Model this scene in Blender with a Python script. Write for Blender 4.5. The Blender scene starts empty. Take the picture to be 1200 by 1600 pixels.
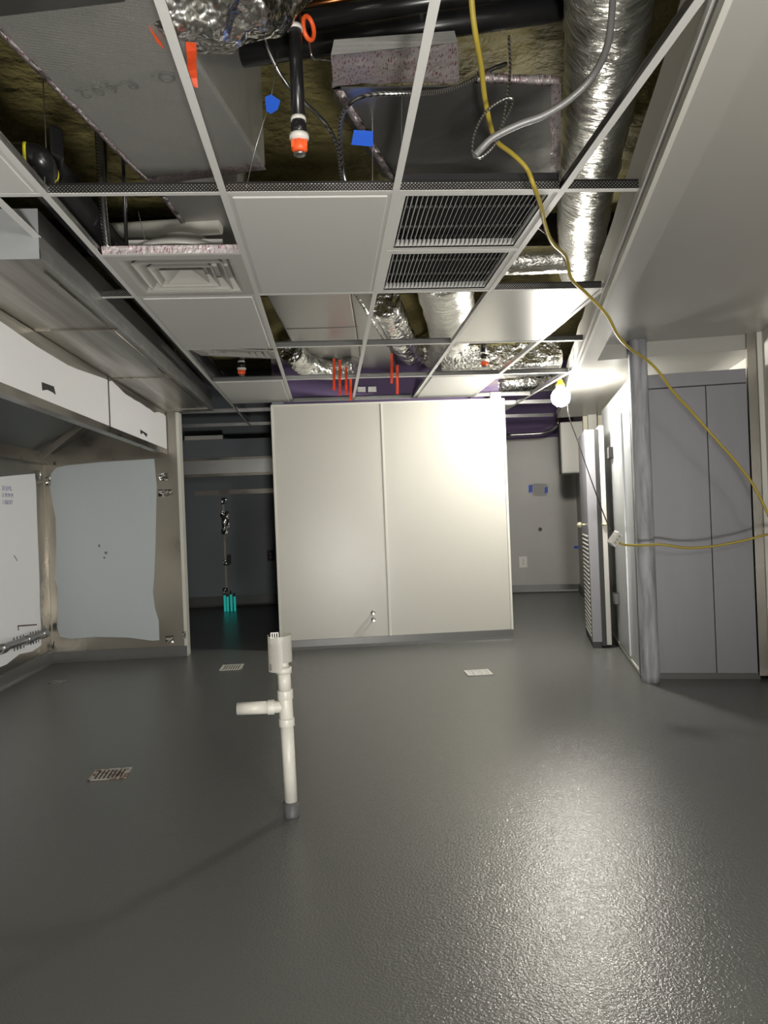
import bpy, bmesh, math, random
from mathutils import Vector, Matrix, Euler, noise
random.seed(7)
sc = bpy.context.scene
C = sc.collection

# ------------------------------------------------------------------ camera, world, lights, exposure
HC = 1.317                       # eye height
YAW, PIT, ROL, FPX = 0.0727, 0.0007, -0.0396, 1170.0
fw = Vector((math.sin(YAW)*math.cos(PIT), math.cos(YAW)*math.cos(PIT), math.sin(PIT)))
r0 = Vector((math.cos(YAW), -math.sin(YAW), 0)); u0 = r0.cross(fw)
rt = r0*math.cos(ROL) + u0*math.sin(ROL); up = -r0*math.sin(ROL) + u0*math.cos(ROL)
cd = bpy.data.cameras.new('camera'); cam = bpy.data.objects.new('camera', cd); C.objects.link(cam)
m = Matrix((rt, up, -fw)).transposed().to_4x4(); m.translation = (0, 0, HC)
cam.matrix_world = m
cd.sensor_fit = 'VERTICAL'; cd.sensor_height = 36; cd.sensor_width = 27; cd.lens = 36*FPX/1600
cd.clip_start = 0.02; cd.clip_end = 60
sc.camera = cam
w = bpy.data.worlds.new('world'); sc.world = w; w.use_nodes = True
w.node_tree.nodes['Background'].inputs[0].default_value = (0.9, 0.95, 1, 1)
w.node_tree.nodes['Background'].inputs[1].default_value = 0.02
sc.view_settings.view_transform = 'Standard'; sc.view_settings.look = 'None'
sc.view_settings.exposure = 0.32; sc.view_settings.gamma = 1; sc.view_settings.use_curve_mapping = False

BULB = Vector((2.05, 6.40, 2.27))
BULB_EMIT = 500.0                # bulb of the hanging work lamp in view
def lamp(name, kind, loc, power, size=0.1, color=(1, .96, .9), rot=None, sy=None):
    l = bpy.data.lights.new(name, kind); l.energy = power; l.color = color
    if kind == 'AREA':
        l.size = size
        if sy: l.shape = 'RECTANGLE'; l.size_y = sy
    else: l.shadow_soft_size = size
    o = bpy.data.objects.new(name, l); C.objects.link(o); o.location = loc
    if rot: o.rotation_euler = rot
    return o
# another work lamp of the string behind the photographer, then an added fill lamp
lamp('unseen_light', 'POINT', (2.1, -0.6, 2.20), 42, 0.10)
lamp('unseen_light', 'POINT', (1.3, -0.4, 2.05), 92, 0.22)  # added fill, unseen, brightens the film on the left wall
def aim(loc, to): return (Vector(to)-Vector(loc)).to_track_quat('-Z', 'Y').to_euler()
fl = lamp('ceiling_fill_spot', 'SPOT', (0.3, -1.2, 0.35), 430, 0.20, rot=aim((0.3, -1.2, 0.35), (-.1, 2.6, 2.5)))  # added unseen spot, brightens the ceiling without lighting the floor
fl.data.spot_size = math.radians(115); fl.data.spot_blend = .8
# unseen point light above the grid over the photographer
lamp('unseen_light', 'POINT', (0.35, 0.55, 2.62), 7, 0.10)

# ------------------------------------------------------------------ helpers
def ray(x, y): return fw + rt*((x-600)/FPX) - up*((y-800)/FPX)
def pz(x, y, z):
    d = ray(x, y); return d*((z-HC)/d.z) + Vector((0, 0, HC))
def py(x, y, Y):
    d = ray(x, y); return d*(Y/d.y) + Vector((0, 0, HC))
def px(x, y, X):
    d = ray(x, y); return d*(X/d.x) + Vector((0, 0, HC))
O = Vector((2.27, 5.44, 0)); U = Vector((.252, .968, 0)).normalized(); V = Vector((U.y, -U.x, 0))
def fr(u, v, z=0): return O + U*u + V*v + Vector((0, 0, z))
def pv(x, y, v):                 # onto the vertical plane at distance v beside the cooler side
    d = ray(x, y); c = Vector((0, 0, HC)); t = (v - (c-O).dot(V))/d.dot(V); return c + d*t
def pu(x, y, u):
    d = ray(x, y); c = Vector((0, 0, HC)); t = (u - (c-O).dot(U))/d.dot(U); return c + d*t

def bm_(): return bmesh.new()
def hexa(bm, p, mi=0):           # 8 corners: bottom 4 ccw, top 4
    v = [bm.verts.new(q) for q in p]
    for f in ((3,2,1,0),(4,5,6,7),(0,1,5,4),(1,2,6,5),(2,3,7,6),(3,0,4,7)):
        bm.faces.new([v[i] for i in f]).material_index = mi
def box(bm, x0, x1, y0, y1, z0, z1, mi=0):
    hexa(bm, [(x0,y0,z0),(x1,y0,z0),(x1,y1,z0),(x0,y1,z0),(x0,y0,z1),(x1,y0,z1),(x1,y1,z1),(x0,y1,z1)], mi)
def fbox(bm, u_0, u_1, v0, v1, z0, z1, mi=0):
    hexa(bm, [fr(u_0,v0,z0), fr(u_0,v1,z0), fr(u_1,v1,z0), fr(u_1,v0,z0), fr(u_0,v0,z1), fr(u_0,v1,z1), fr(u_1,v1,z1), fr(u_1,v0,z1)], mi)
def prism(bm, pts, d, mi=0):
    pts = [Vector(p) for p in pts]; d = Vector(d)
    a = [bm.verts.new(p) for p in pts]; b = [bm.verts.new(p+d) for p in pts]; n = len(a)
    bm.faces.new(a[::-1]).material_index = mi; bm.faces.new(b).material_index = mi
    for i in range(n): bm.faces.new((a[i], a[(i+1)%n], b[(i+1)%n], b[i])).material_index = mi
def smooth_path(pts, k=6):
    P = [Vector(p) for p in pts]
    if len(P) < 3: return P
    P = [P[0]*2-P[1]] + P + [P[-1]*2-P[-2]]; out = []
    for i in range(1, len(P)-2):
        a, b, c, d = P[i-1:i+3]
        for j in range(k):
            t = j/k
            out.append(0.5*((2*b)+(c-a)*t+(2*a-5*b+4*c-d)*t*t+(3*b-3*c+d-a)*t**3))
    out.append(P[-2]); return out
def tube(bm, pts, r, n=10, rf=None, caps=True, mi=0, smooth=True):
    P = [Vector(p) for p in pts]; N = len(P); rings = []
    t = (P[1]-P[0]).normalized(); ref = Vector((0,0,1)) if abs(t.z) < .9 else Vector((1,0,0))
    nx = t.cross(ref).normalized(); dist = 0
    for i, p in enumerate(P):
        t = (P[min(i+1,N-1)]-P[max(i-1,0)]).normalized()
        nx = (nx - t*nx.dot(t)).normalized(); ny = t.cross(nx)
        if i: dist += (p-P[i-1]).length
        ring = []
        for j in range(n):
            a = 2*math.pi*j/n; rr = r if rf is None else r*rf(dist, a)
            ring.append(bm.verts.new(p + (nx*math.cos(a)+ny*math.sin(a))*rr))
        rings.append(ring)
    for i in range(N-1):
        for j in range(n):
            f = bm.faces.new((rings[i][j], rings[i][(j+1)%n], rings[i+1][(j+1)%n], rings[i+1][j])); f.smooth = smooth; f.material_index = mi
    if caps:
        bm.faces.new(rings[0]).material_index = mi; bm.faces.new(rings[-1][::-1]).material_index = mi
def lathe(bm, prof, c, n=24, axis='z', mi=0):
    c = Vector(c); rings = []
    for (r, h) in prof:
        ring = []
        for j in range(n):
            a = 2*math.pi*j/n
            q = Vector((r*math.cos(a), r*math.sin(a), h))
            if axis == 'y': q = Vector((q.x, q.z, q.y))
            if axis == 'x': q = Vector((q.z, q.x, q.y))
            ring.append(bm.verts.new(c+q))
        rings.append(ring)
    for i in range(len(rings)-1):
        for j in range(n):
            f = bm.faces.new((rings[i][j], rings[i][(j+1)%n], rings[i+1][(j+1)%n], rings[i+1][j])); f.smooth = True; f.material_index = mi
    bm.faces.new(rings[0]).material_index = mi; bm.faces.new(rings[-1]).material_index = mi
def root_loc(o):
    l = Vector((0,0,0))
    while o is not None: l += o.location; o = o.parent
    return l
def obj(name, bm, mats, parent=None, bevel=0):
    bmesh.ops.recalc_face_normals(bm, faces=bm.faces[:])
    me = bpy.data.meshes.new(name)
    if parent is None:
        xs = [v.co for v in bm.verts]
        lo = Vector([min(q[i] for q in xs) for i in range(3)]); hi = Vector([max(q[i] for q in xs) for i in range(3)])
        org = Vector(((lo.x+hi.x)/2, (lo.y+hi.y)/2, lo.z))
    else: org = root_loc(parent)
    for v in bm.verts: v.co -= org
    bm.to_mesh(me); bm.free()
    for mm in (mats if isinstance(mats, (list, tuple)) else [mats]): me.materials.append(mm)
    o = bpy.data.objects.new(name, me); C.objects.link(o)
    if parent is None: o.location = org
    else: o.parent = parent
    if bevel:
        b = o.modifiers.new('bevel', 'BEVEL'); b.width = bevel; b.segments = 2; b.limit_method = 'ANGLE'; b.angle_limit = .7
    return o
def thing(name, label, cat, loc, group=None):
    o = bpy.data.objects.new(name, None); C.objects.link(o); o.location = loc; o.empty_display_size = .1
    o['label'] = label; o['category'] = cat
    if group: o['group'] = group
    return o
def tag(o, label, cat, group=None, kind=None):
    o['label'] = label; o['category'] = cat
    if group: o['group'] = group
    if kind: o['kind'] = kind
    return o
def struct(name, bm, mats, label=None):
    o = obj(name, bm, mats); o['kind'] = 'structure'
    if label: o['label'] = label
    return o

# ------------------------------------------------------------------ materials
def mat(name, col, rough=.5, metal=0, spec=.5, bump=None, var=None, aniso=0, rvar=None, coat=0):
    """bump=(scale xyz, detail, strength, distance); var=(scale xyz, colour2, lo, hi); rvar=(scale xyz, lo, hi)"""
    mt = bpy.data.materials.new(name); mt.use_nodes = True; nt = mt.node_tree; b = nt.nodes['Principled BSDF']
    b.inputs['Base Color'].default_value = (*col, 1); b.inputs['Roughness'].default_value = rough
    b.inputs['Metallic'].default_value = metal; b.inputs['Specular IOR Level'].default_value = spec
    if aniso: b.inputs['Anisotropic'].default_value = aniso
    if coat: b.inputs['Coat Weight'].default_value = coat; b.inputs['Coat Roughness'].default_value = .12
    tc = nt.nodes.new('ShaderNodeTexCoord')
    def nz(scale, detail=3, rgh=.55):
        mp = nt.nodes.new('ShaderNodeMapping'); mp.inputs['Scale'].default_value = scale
        nt.links.new(tc.outputs['Object'], mp.inputs[0])
        n = nt.nodes.new('ShaderNodeTexNoise'); n.inputs['Scale'].default_value = 1; n.inputs['Detail'].default_value = detail
        n.inputs['Roughness'].default_value = rgh
        nt.links.new(mp.outputs[0], n.inputs['Vector']); return n
    if bump:
        s, d, st, di = bump; n = nz(s, d)
        bp = nt.nodes.new('ShaderNodeBump'); bp.inputs['Strength'].default_value = st; bp.inputs['Distance'].default_value = di
        nt.links.new(n.outputs['Fac'], bp.inputs['Height']); nt.links.new(bp.outputs[0], b.inputs['Normal'])
    if var:
        s, c2, lo, hi = var; n = nz(s, 4); rp = nt.nodes.new('ShaderNodeValToRGB')
        rp.color_ramp.elements[0].position = lo; rp.color_ramp.elements[1].position = hi
        rp.color_ramp.elements[0].color = (*col, 1); rp.color_ramp.elements[1].color = (*c2, 1)
        nt.links.new(n.outputs['Fac'], rp.inputs[0]); nt.links.new(rp.outputs[0], b.inputs['Base Color'])
    if rvar:
        s, lo, hi = rvar; n = nz(s, 3); mr = nt.nodes.new('ShaderNodeMapRange')
        mr.inputs['From Min'].default_value = .3; mr.inputs['From Max'].default_value = .7
        mr.inputs['To Min'].default_value = lo; mr.inputs['To Max'].default_value = hi
        nt.links.new(n.outputs['Fac'], mr.inputs[0]); nt.links.new(mr.outputs[0], b.inputs['Roughness'])
    return mt
M = {}
M['floor'] = mat('grey_epoxy', (.125, .127, .122), .23, 0, .55, bump=((120,120,120), 2, .55, .004))
M['cove'] = mat('grey_epoxy_cove', (.10, .102, .10), .33, bump=((60,60,60), 2, .2, .003))
M['frp'] = mat('pebbled_wall_panel', (.485, .48, .435), .30, 0, .5, bump=((95,95,95), 1.5, .22, .002))
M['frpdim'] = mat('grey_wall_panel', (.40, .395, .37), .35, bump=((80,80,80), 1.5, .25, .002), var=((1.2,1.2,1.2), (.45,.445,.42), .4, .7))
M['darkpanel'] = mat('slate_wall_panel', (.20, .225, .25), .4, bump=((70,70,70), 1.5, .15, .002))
M['trimwhite'] = mat('panel_moulding', (.60, .595, .54), .4)
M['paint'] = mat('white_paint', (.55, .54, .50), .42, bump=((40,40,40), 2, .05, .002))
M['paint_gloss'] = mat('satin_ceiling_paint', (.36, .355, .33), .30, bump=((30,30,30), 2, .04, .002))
M['cream'] = mat('cream_paint', (.68, .65, .50), .5)
M['purple'] = mat('purple_gypsum', (.16, .115, .24), .8, var=((.5,.5,3), (.34,.30,.22), .56, .66))
M['coolerside'] = mat('embossed_cooler_skin', (.48, .50, .51), .32, .55, bump=((70,70,70), 2, .18, .002))
M['coolerfront'] = mat('grey_cooler_panel', (.22, .22, .24), .45, .15, bump=((60,60,60), 2, .12, .002), var=((3,3,.6), (.245,.245,.265), .4, .7))
M['gasket'] = mat('black_rubber', (.012, .012, .012), .5)
M['black'] = mat('black_iron', (.012, .012, .013), .28)
M['blackmatte'] = mat('black_matte', (.010, .010, .011), .7)
M['plaster'] = mat('smeared_plaster', (.26, .27, .29), .6, bump=((14,14,4), 4, .4, .006), var=((16,16,2.2), (.46,.47,.50), .40, .60))
M['steel'] = mat('stainless_steel', (.27, .255, .225), .27, 1, bump=((3,3,120), 2, .05, .001), rvar=((1.5,1.5,1.5), .22, .42))
M['steelh'] = mat('brushed_steel_soffit', (.50, .485, .45), .34, 1, bump=((90,2,90), 2, .05, .001), rvar=((6,.5,6), .26, .46), var=((9,.35,9), (.27,.255,.225), .40, .62))  # lengthwise colour streaks stand in for reflections in the steel
M['galv'] = mat('galvanized_steel', (.52, .52, .51), .33, 1, var=((8,8,8), (.42,.42,.42), .4, .6))
M['galvsheet'] = mat('galvanized_sheet', (.42, .42, .41), .36, 1, bump=((25,25,25), 2, .04, .001))
M['film'] = mat('white_protective_film', (.86, .87, .89), .38, bump=((4,30,3), 2, .12, .003))
M['filmblue'] = mat('blue_protective_film', (.50, .555, .575), .38, bump=((10,10,2), 2, .08, .002))
M['filmgrey'] = mat('grey_film', (.34, .355, .37), .4)
M['tile'] = mat('white_ceiling_tile', (.60, .60, .58), .55, bump=((150,40,40), 2, .05, .001))
M['tee'] = mat('white_grid_metal', (.70, .70, .68), .35)
M['foil'] = mat('crumpled_foil', (.80, .80, .77), .20, 1, bump=((8,8,8), 3, 1.0, .05))
M['flex'] = mat('foil_flex_jacket', (.80, .80, .76), .28, .88, bump=((12,34,12), 5, 1.0, .022))
M['plastic_white'] = mat('white_pvc', (.70, .69, .63), .35, var=((9,9,9), (.62,.61,.55), .45, .7))
M['diff'] = mat('diffuser_white', (.48, .475, .445), .38)
M['tape_blue'] = mat('blue_masking_tape', (.01, .10, .62), .5)
M['orange'] = mat('orange_plastic', (.95, .13, .03), .4)
M['ribbon'] = mat('orange_ribbon', (1.0, .13, .03), .45)
M['yellow'] = mat('yellow_cord_jacket', (.40, .31, .045), .45)
M['yellowlabel'] = mat('yellow_label', (.75, .70, .03), .5)
M['cord'] = mat('black_cord_jacket', (.02, .015, .013), .5)
M['foam'] = mat('spray_foam', (.33, .285, .11), .7, bump=((5,5,5), 5, 1.0, .09), var=((2.2,2.2,2.2), (.14,.12,.045), .35, .75))
M['steeldark'] = mat('shaded_steel', (.10, .10, .095), .35, 1)  # steel colour darkened for the shade inside the hood
M['greycable'] = mat('grey_ribbed_cable', (.20, .20, .20), .4, .3, bump=((260,260,260), 1, .3, .002))
M['copper'] = mat('copper_pipe', (.55, .22, .08), .3, 1)
M['teal'] = mat('teal_film', (.02, .75, .68), .35); M['teal'].node_tree.nodes['Principled BSDF'].inputs['Emission Color'].default_value = (.01, .60, .52, 1); M['teal'].node_tree.nodes['Principled BSDF'].inputs['Emission Strength'].default_value = .2  # weak emission added to lift the teal sticks in the dark room
M['rust'] = mat('rusty_grating', (.62, .58, .52), .4, .5, var=((30,30,30), (.20,.07,.02), .5, .62))
M['ink'] = mat('purple_ink', (.30, .28, .50), .6)
M['inkdark'] = mat('dark_ink', (.10, .09, .09), .6)
M['inkgrey'] = mat('duct_print', (.16, .16, .15), .6)
M['redblack'] = mat('dark_red_tape', (.06, .01, .015), .5)
M['shroud'] = mat('white_plastic', (.76, .75, .70), .35)
M['paper'] = mat('taped_paper', (.45, .45, .44), .6)
M['brass'] = mat('pale_brass', (.75, .68, .45), .3, .8)

def mat_fsk(name='foil_faced_duct_wrap', c=(.40, .40, .38), ro=.36, me=.5, bs=.3):
    mt = mat(name, c, ro, me)
    nt = mt.node_tree; b = nt.nodes['Principled BSDF']; tc = nt.nodes.new('ShaderNodeTexCoord')
    mp = nt.nodes.new('ShaderNodeMapping'); mp.inputs['Rotation'].default_value = (0, 0, math.radians(-13)); nt.links.new(tc.outputs['Object'], mp.inputs[0])
    bp = None
    for d, s in (('X', 110), ('Y', 45)):
        wv = nt.nodes.new('ShaderNodeTexWave'); wv.bands_direction = d; wv.inputs['Scale'].default_value = s/2; wv.inputs['Distortion'].default_value = .6
        nt.links.new(mp.outputs[0], wv.inputs[0]); b2 = nt.nodes.new('ShaderNodeBump'); b2.inputs['Strength'].default_value = bs; b2.inputs['Distance'].default_value = .002
        nt.links.new(wv.outputs['Fac'], b2.inputs['Height'])
        if bp: nt.links.new(bp.outputs[0], b2.inputs['Normal'])
        bp = b2
    n = nt.nodes.new('ShaderNodeTexNoise'); n.inputs['Scale'].default_value = 3.5; n.inputs['Detail'].default_value = 3; nt.links.new(tc.outputs['Object'], n.inputs['Vector'])
    b3 = nt.nodes.new('ShaderNodeBump'); b3.inputs['Strength'].default_value = .35; b3.inputs['Distance'].default_value = .03
    nt.links.new(n.outputs['Fac'], b3.inputs['Height']); nt.links.new(bp.outputs[0], b3.inputs['Normal']); nt.links.new(b3.outputs[0], b.inputs['Normal'])
    return mt
M['fsk'] = mat_fsk(); M['fskdark'] = mat_fsk('glossy_foil_duct_wrap', (.36, .355, .35), .30, .85, .07)
def mat_tape():                  # foil tape printed with short magenta strokes
    mt = mat('printed_foil_tape', (.86, .80, .80), .36, .55, bump=((30,30,30), 4, .8, .012))
    nt = mt.node_tree; b = nt.nodes['Principled BSDF']; tc = nt.nodes.new('ShaderNodeTexCoord')
    mp = nt.nodes.new('ShaderNodeMapping'); mp.inputs['Scale'].default_value = (170, 36, 36); nt.links.new(tc.outputs['Object'], mp.inputs[0])
    v = nt.nodes.new('ShaderNodeTexVoronoi'); v.inputs['Scale'].default_value = 1; nt.links.new(mp.outputs[0], v.inputs['Vector'])
    rp = nt.nodes.new('ShaderNodeValToRGB'); rp.color_ramp.interpolation = 'LINEAR'
    rp.color_ramp.elements[0].position = .14; rp.color_ramp.elements[0].color = (.36, .02, .10, 1)
    rp.color_ramp.elements[1].position = .38; rp.color_ramp.elements[1].color = (.76, .70, .71, 1)
    nt.links.new(v.outputs['Distance'], rp.inputs[0]); nt.links.new(rp.outputs[0], b.inputs['Base Color'])
    return mt
M['tape'] = mat_tape()
def mat_perf():                  # galvanized tee web with rows of round knurls
    mt = mat('knurled_tee_web', (.50, .50, .49), .35, .9)
    nt = mt.node_tree; b = nt.nodes['Principled BSDF']; tc = nt.nodes.new('ShaderNodeTexCoord')
    mp = nt.nodes.new('ShaderNodeMapping'); mp.inputs['Scale'].default_value = (112, 112, 112); mp.inputs['Rotation'].default_value = (0, .785, 0)
    nt.links.new(tc.outputs['Object'], mp.inputs[0])
    v = nt.nodes.new('ShaderNodeTexVoronoi'); v.inputs['Scale'].default_value = 1; v.inputs['Randomness'].default_value = .05; nt.links.new(mp.outputs[0], v.inputs['Vector'])
    rp = nt.nodes.new('ShaderNodeValToRGB'); rp.color_ramp.elements[0].position = .20; rp.color_ramp.elements[0].color = (.85, .85, .83, 1)
    rp.color_ramp.elements[1].position = .33; rp.color_ramp.elements[1].color = (.07, .07, .07, 1)
    nt.links.new(v.outputs['Distance'], rp.inputs[0]); nt.links.new(rp.outputs[0], b.inputs['Base Color'])
    return mt
M['perf'] = mat_perf()
def mat_conduit():
    mt = mat('spiral_metal_conduit', (.42, .42, .42), .3, 1)
    nt = mt.node_tree; b = nt.nodes['Principled BSDF']; tc = nt.nodes.new('ShaderNodeTexCoord')
    wv = nt.nodes.new('ShaderNodeTexWave'); wv.bands_direction = 'DIAGONAL'; wv.inputs['Scale'].default_value = 45; nt.links.new(tc.outputs['Object'], wv.inputs[0])
    rp = nt.nodes.new('ShaderNodeValToRGB'); rp.color_ramp.elements[0].color = (.10, .10, .10, 1); rp.color_ramp.elements[1].color = (.6, .6, .6, 1)
    nt.links.new(wv.outputs['Fac'], rp.inputs[0]); nt.links.new(rp.outputs[0], b.inputs['Base Color'])
    return mt
M['conduit'] = mat_conduit()
def mat_emit(name, col, s):
    mt = bpy.data.materials.new(name); mt.use_nodes = True; b = mt.node_tree.nodes['Principled BSDF']
    b.inputs['Base Color'].default_value = (.9, .9, .9, 1); b.inputs['Emission Color'].default_value = (*col, 1); b.inputs['Emission Strength'].default_value = s
    return mt
M['bulb'] = mat_emit('lit_bulb_glass', (1, .95, .86), BULB_EMIT)

# ------------------------------------------------------------------ the room shell
ZC = 2.4614; DECK = 3.55
b = bm_(); box(b, -3.6, 6.2, -3.2, 12.6, -.12, 0); struct('floor', b, M['floor'])
b = bm_(); box(b, -3.6, 6.2, -3.2, 12.6, DECK, DECK+.12); struct('ceiling', b, M['foam'], 'spray foamed deck above the open ceiling grid')
b = bm_(); box(b, -2.84, -2.72, -3.1, 7.54, 0, DECK); struct('wall_left', b, M['steel'])
b = bm_(); box(b, -2.84, 4.2, -3.2, -3.08, 0, DECK); struct('wall_back', b, M['paint'])
b = bm_(); fbox(b, -8.7, 3.6, .915, 1.03, 0, DECK); struct('wall_right', b, M['paint'])
# the steel faced return wall at the end of the cooking line
b = bm_(); box(b, -2.72, -1.44, 7.42, 7.54, 0, DECK); struct('wall_steel', b, M['steel'])
b = bm_(); box(b, -1.455, -1.425, 7.405, 7.545, 0, 2.37); struct('trim_1', b, M['trimwhite'])
# centre wall: two panels, mouldings
b = bm_(); box(b, -.53, 1.79, 7.42, 7.53, 0, 2.415); struct('wall_front', b, M['frp'])
for i, x in enumerate((-.535, .548, 1.775)):
    b = bm_(); box(b, x, x+.022, 7.410, 7.421, .09, 2.417); struct('trim_%d' % (i+2), b, M['trimwhite'])
b = bm_(); box(b, -.53, 1.79, 7.408, 7.421, 2.398, 2.417); struct('trim_5', b, M['trimwhite'])
b = bm_(); box(b, -2.7, 1.95, 7.66, 7.76, 2.95, DECK); struct('wall_foamed', b, M['foam'], 'spray foamed upper wall behind the ducts')
b = bm_(); box(b, -.53, 1.80, 7.66, 7.76, 2.2, 2.95); struct('wall_upper', b, M['purple'], 'purple gypsum wall above the ceiling grid')
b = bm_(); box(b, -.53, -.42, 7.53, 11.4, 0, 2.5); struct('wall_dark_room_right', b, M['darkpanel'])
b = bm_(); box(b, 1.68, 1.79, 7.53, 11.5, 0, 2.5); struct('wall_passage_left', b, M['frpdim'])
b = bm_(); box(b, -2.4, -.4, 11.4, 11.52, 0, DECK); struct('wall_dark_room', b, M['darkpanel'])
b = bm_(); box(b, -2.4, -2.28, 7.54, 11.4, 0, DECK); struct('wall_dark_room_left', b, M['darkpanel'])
b = bm_(); fbox(b, 5.94, 6.05, -2.6, .1, 0, 2.37); struct('wall_rear', b, M['frpdim'])
b = bm_(); fbox(b, 5.96, 6.08, -2.6, .1, 2.37, DECK); struct('wall_rear_upper', b, M['purple'])
b = bm_(); fbox(b, 5.93, 5.942, -1.04, -1.025, .1, 2.37); struct('trim_6', b, M['frpdim'])
b = bm_(); fbox(b, 3.48, 5.94, 0, .1, 0, DECK); struct('wall_passage_right', b, M['paint'])
b = bm_(); fbox(b, 3.60, 3.70, -.05, .9, 1.98, 2.5); struct('wall_header', b, M['cream'])
# coved grey base
def base(name, p0, p1, n, h=.10, t=.022):
    p0, p1, n = Vector((*p0,0)), Vector((*p1,0)), Vector((*n,0)).normalized()
    prof = [(0,0),(t+.018,0),(t+.008,.006),(t,.03),(t-.006,h),(0,h)]
    b = bm_(); pts = [p0 + n*a + Vector((0,0,z)) for a, z in prof]; prism(b, pts, p1-p0); return struct(name, b, M['cove'])
base('baseboard_front', (-.53, 7.42), (1.79, 7.42), (0,-1), .095)
base('baseboard_steel', (-2.70, 7.42), (-1.43, 7.42), (0,-1), .10)
base('baseboard_left', (-2.72, -3), (-2.72, 7.42), (1,0), .12)
q0, q1 = fr(5.94,-2.4), fr(5.94,-.0); base('baseboard_rear', q0[:2], q1[:2], (-U.x,-U.y), .11)
q0, q1 = fr(3.48,0), fr(5.94,0); base('baseboard_passage', q0[:2], q1[:2], (-V.x,-V.y), .11)
base('baseboard_dark_room', (-2.28, 11.4), (-.42, 11.4), (0,-1), .16)
q0, q1 = fr(-8,.915), fr(-.12,.915); base('baseboard_right', q0[:2], q1[:2], (-V.x,-V.y), .04)

# painted soffit beside the grid: lowered band round a shallow tray
ZB, ZT = 2.395, 2.507
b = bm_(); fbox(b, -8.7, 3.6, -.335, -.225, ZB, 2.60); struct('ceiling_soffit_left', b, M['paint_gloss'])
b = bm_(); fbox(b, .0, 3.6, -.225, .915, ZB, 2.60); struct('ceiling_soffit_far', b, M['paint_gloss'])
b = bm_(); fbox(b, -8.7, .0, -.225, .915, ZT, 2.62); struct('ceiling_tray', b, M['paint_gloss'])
b = bm_(); prism(b, [fr(-8.7,-.36,2.44), fr(-8.7,-.335,2.44), fr(-8.7,-.335,2.475), fr(-8.7,-.36,2.475)], U*12.3); struct('trim_7', b, M['tee'])
b = bm_(); prism(b, [fr(-8.7,-.352,ZB-.002), fr(-8.7,-.335,ZB-.002), fr(-8.7,-.335,ZB+.03), fr(-8.7,-.352,ZB+.03)], U*12.3); struct('trim_8', b, M['trimwhite'])
# ragged drywall side above the band
b = bm_(); top = []; 
n = 60
pts = [fr(-8.0, -.336, 2.45)]
pts += [fr(3.5, -.336, 2.45)]
for i in range(n+1):
    u = 3.5 - i*11.5/n; pts.append(fr(u, -.336, 2.70 + .03*noise.noise(Vector((u*2.3, 0, 0)))))
prism(b, pts, V*.013); struct('wall_soffit_side', b, M['paint'], 'ragged drywall edge above the soffit')

# roof joists above everything
for i, (y, z) in enumerate(((1.0, 3.30), (2.15, 3.30), (5.6, 3.30))):
    b = bm_(); box(b, -2.72, 2.9, y, y+.10, z, z+.03); box(b, -2.72, 2.9, y+.04, y+.06, z, DECK); box(b, -2.72, 2.9, y, y+.10, DECK-.03, DECK)
    struct('trim_%d' % (20+i), b, M['blackmatte'], 'dark steel roof joist')

# ------------------------------------------------------------------ ceiling grid
GX = {'A': -.938, 'B': -.328, 'C': .282, 'D': .892, 'E': 1.502, 'F': 2.112, 'G': 2.722}
R = [1.447, 2.667, 3.887, 5.107, 6.327, 7.547, 8.767, 9.987]
def tee_bm(p0, p1, webmat=1, h=.040, w_=.0125):
    p0, p1 = Vector(p0), Vector(p1); d = (p1-p0).normalized(); s = Vector((d.y, -d.x, 0)); b = bm_()
    Z = Vector((0,0,1))
    def bar(a0, a1, z0, z1, mi): prism(b, [p0+s*a0+Z*z0, p0+s*a1+Z*z0, p0+s*a1+Z*z1, p0+s*a0+Z*z1], p1-p0, mi)
    bar(-w_, w_, 0, .0016, 0); bar(-.0012, .0012, .0016, h-.008, webmat); bar(-.0035, .0035, h-.008, h, webmat)
    return b
def soff_x(y, v=-.36): # where the soffit edge crosses depth y
    u = (y-O.y-V.y*v)/U.y; return fr(u, v).x
ORD = {'A': 'leftmost', 'B': 'second from the left', 'C': 'third from the left', 'D': 'fourth from the left', 'E': 'fifth from the left', 'F': 'rightmost, by the bulb'}
ext = {'A': (.5, 9.6), 'B': (.5, 7.57), 'C': (.5, 7.57), 'D': (.5, 7.57), 'E': (3.86, 9.9), 'F': (6.2, 9.9)}
ext['D'] = (1.62, 7.57)
for k in 'ABCDEF':
    o = obj('ceiling_main_runner', tee_bm((GX[k], ext[k][0], ZC), (GX[k], ext[k][1], ZC)), [M['tee'], M['galv']])
    tag(o, 'white metal main ceiling runner going away from the camera, %s' % ORD[k], 'ceiling grid rail', 'main ceiling runners')
ROWN = {1: 'first', 2: 'second', 3: 'third', 4: 'fourth', 5: 'fifth'}
CN = {'ZA': 'left of the leftmost runner', 'AB': 'between the first and second runners', 'BC': 'between the second and third runners', 'CD': 'between the third and fourth runners', 'DE': 'right of the fourth runner', 'EF': 'right of the fifth runner'}
def cross(x0, x1, y, label, mats=None, zoff=.0, g='ceiling cross tees'):
    o = obj('ceiling_cross_tee', tee_bm((x0, y, ZC+zoff), (x1, y, ZC+zoff)), mats or [M['tee'], M['perf']])
    return tag(o, label, 'ceiling grid rail', g)
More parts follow.
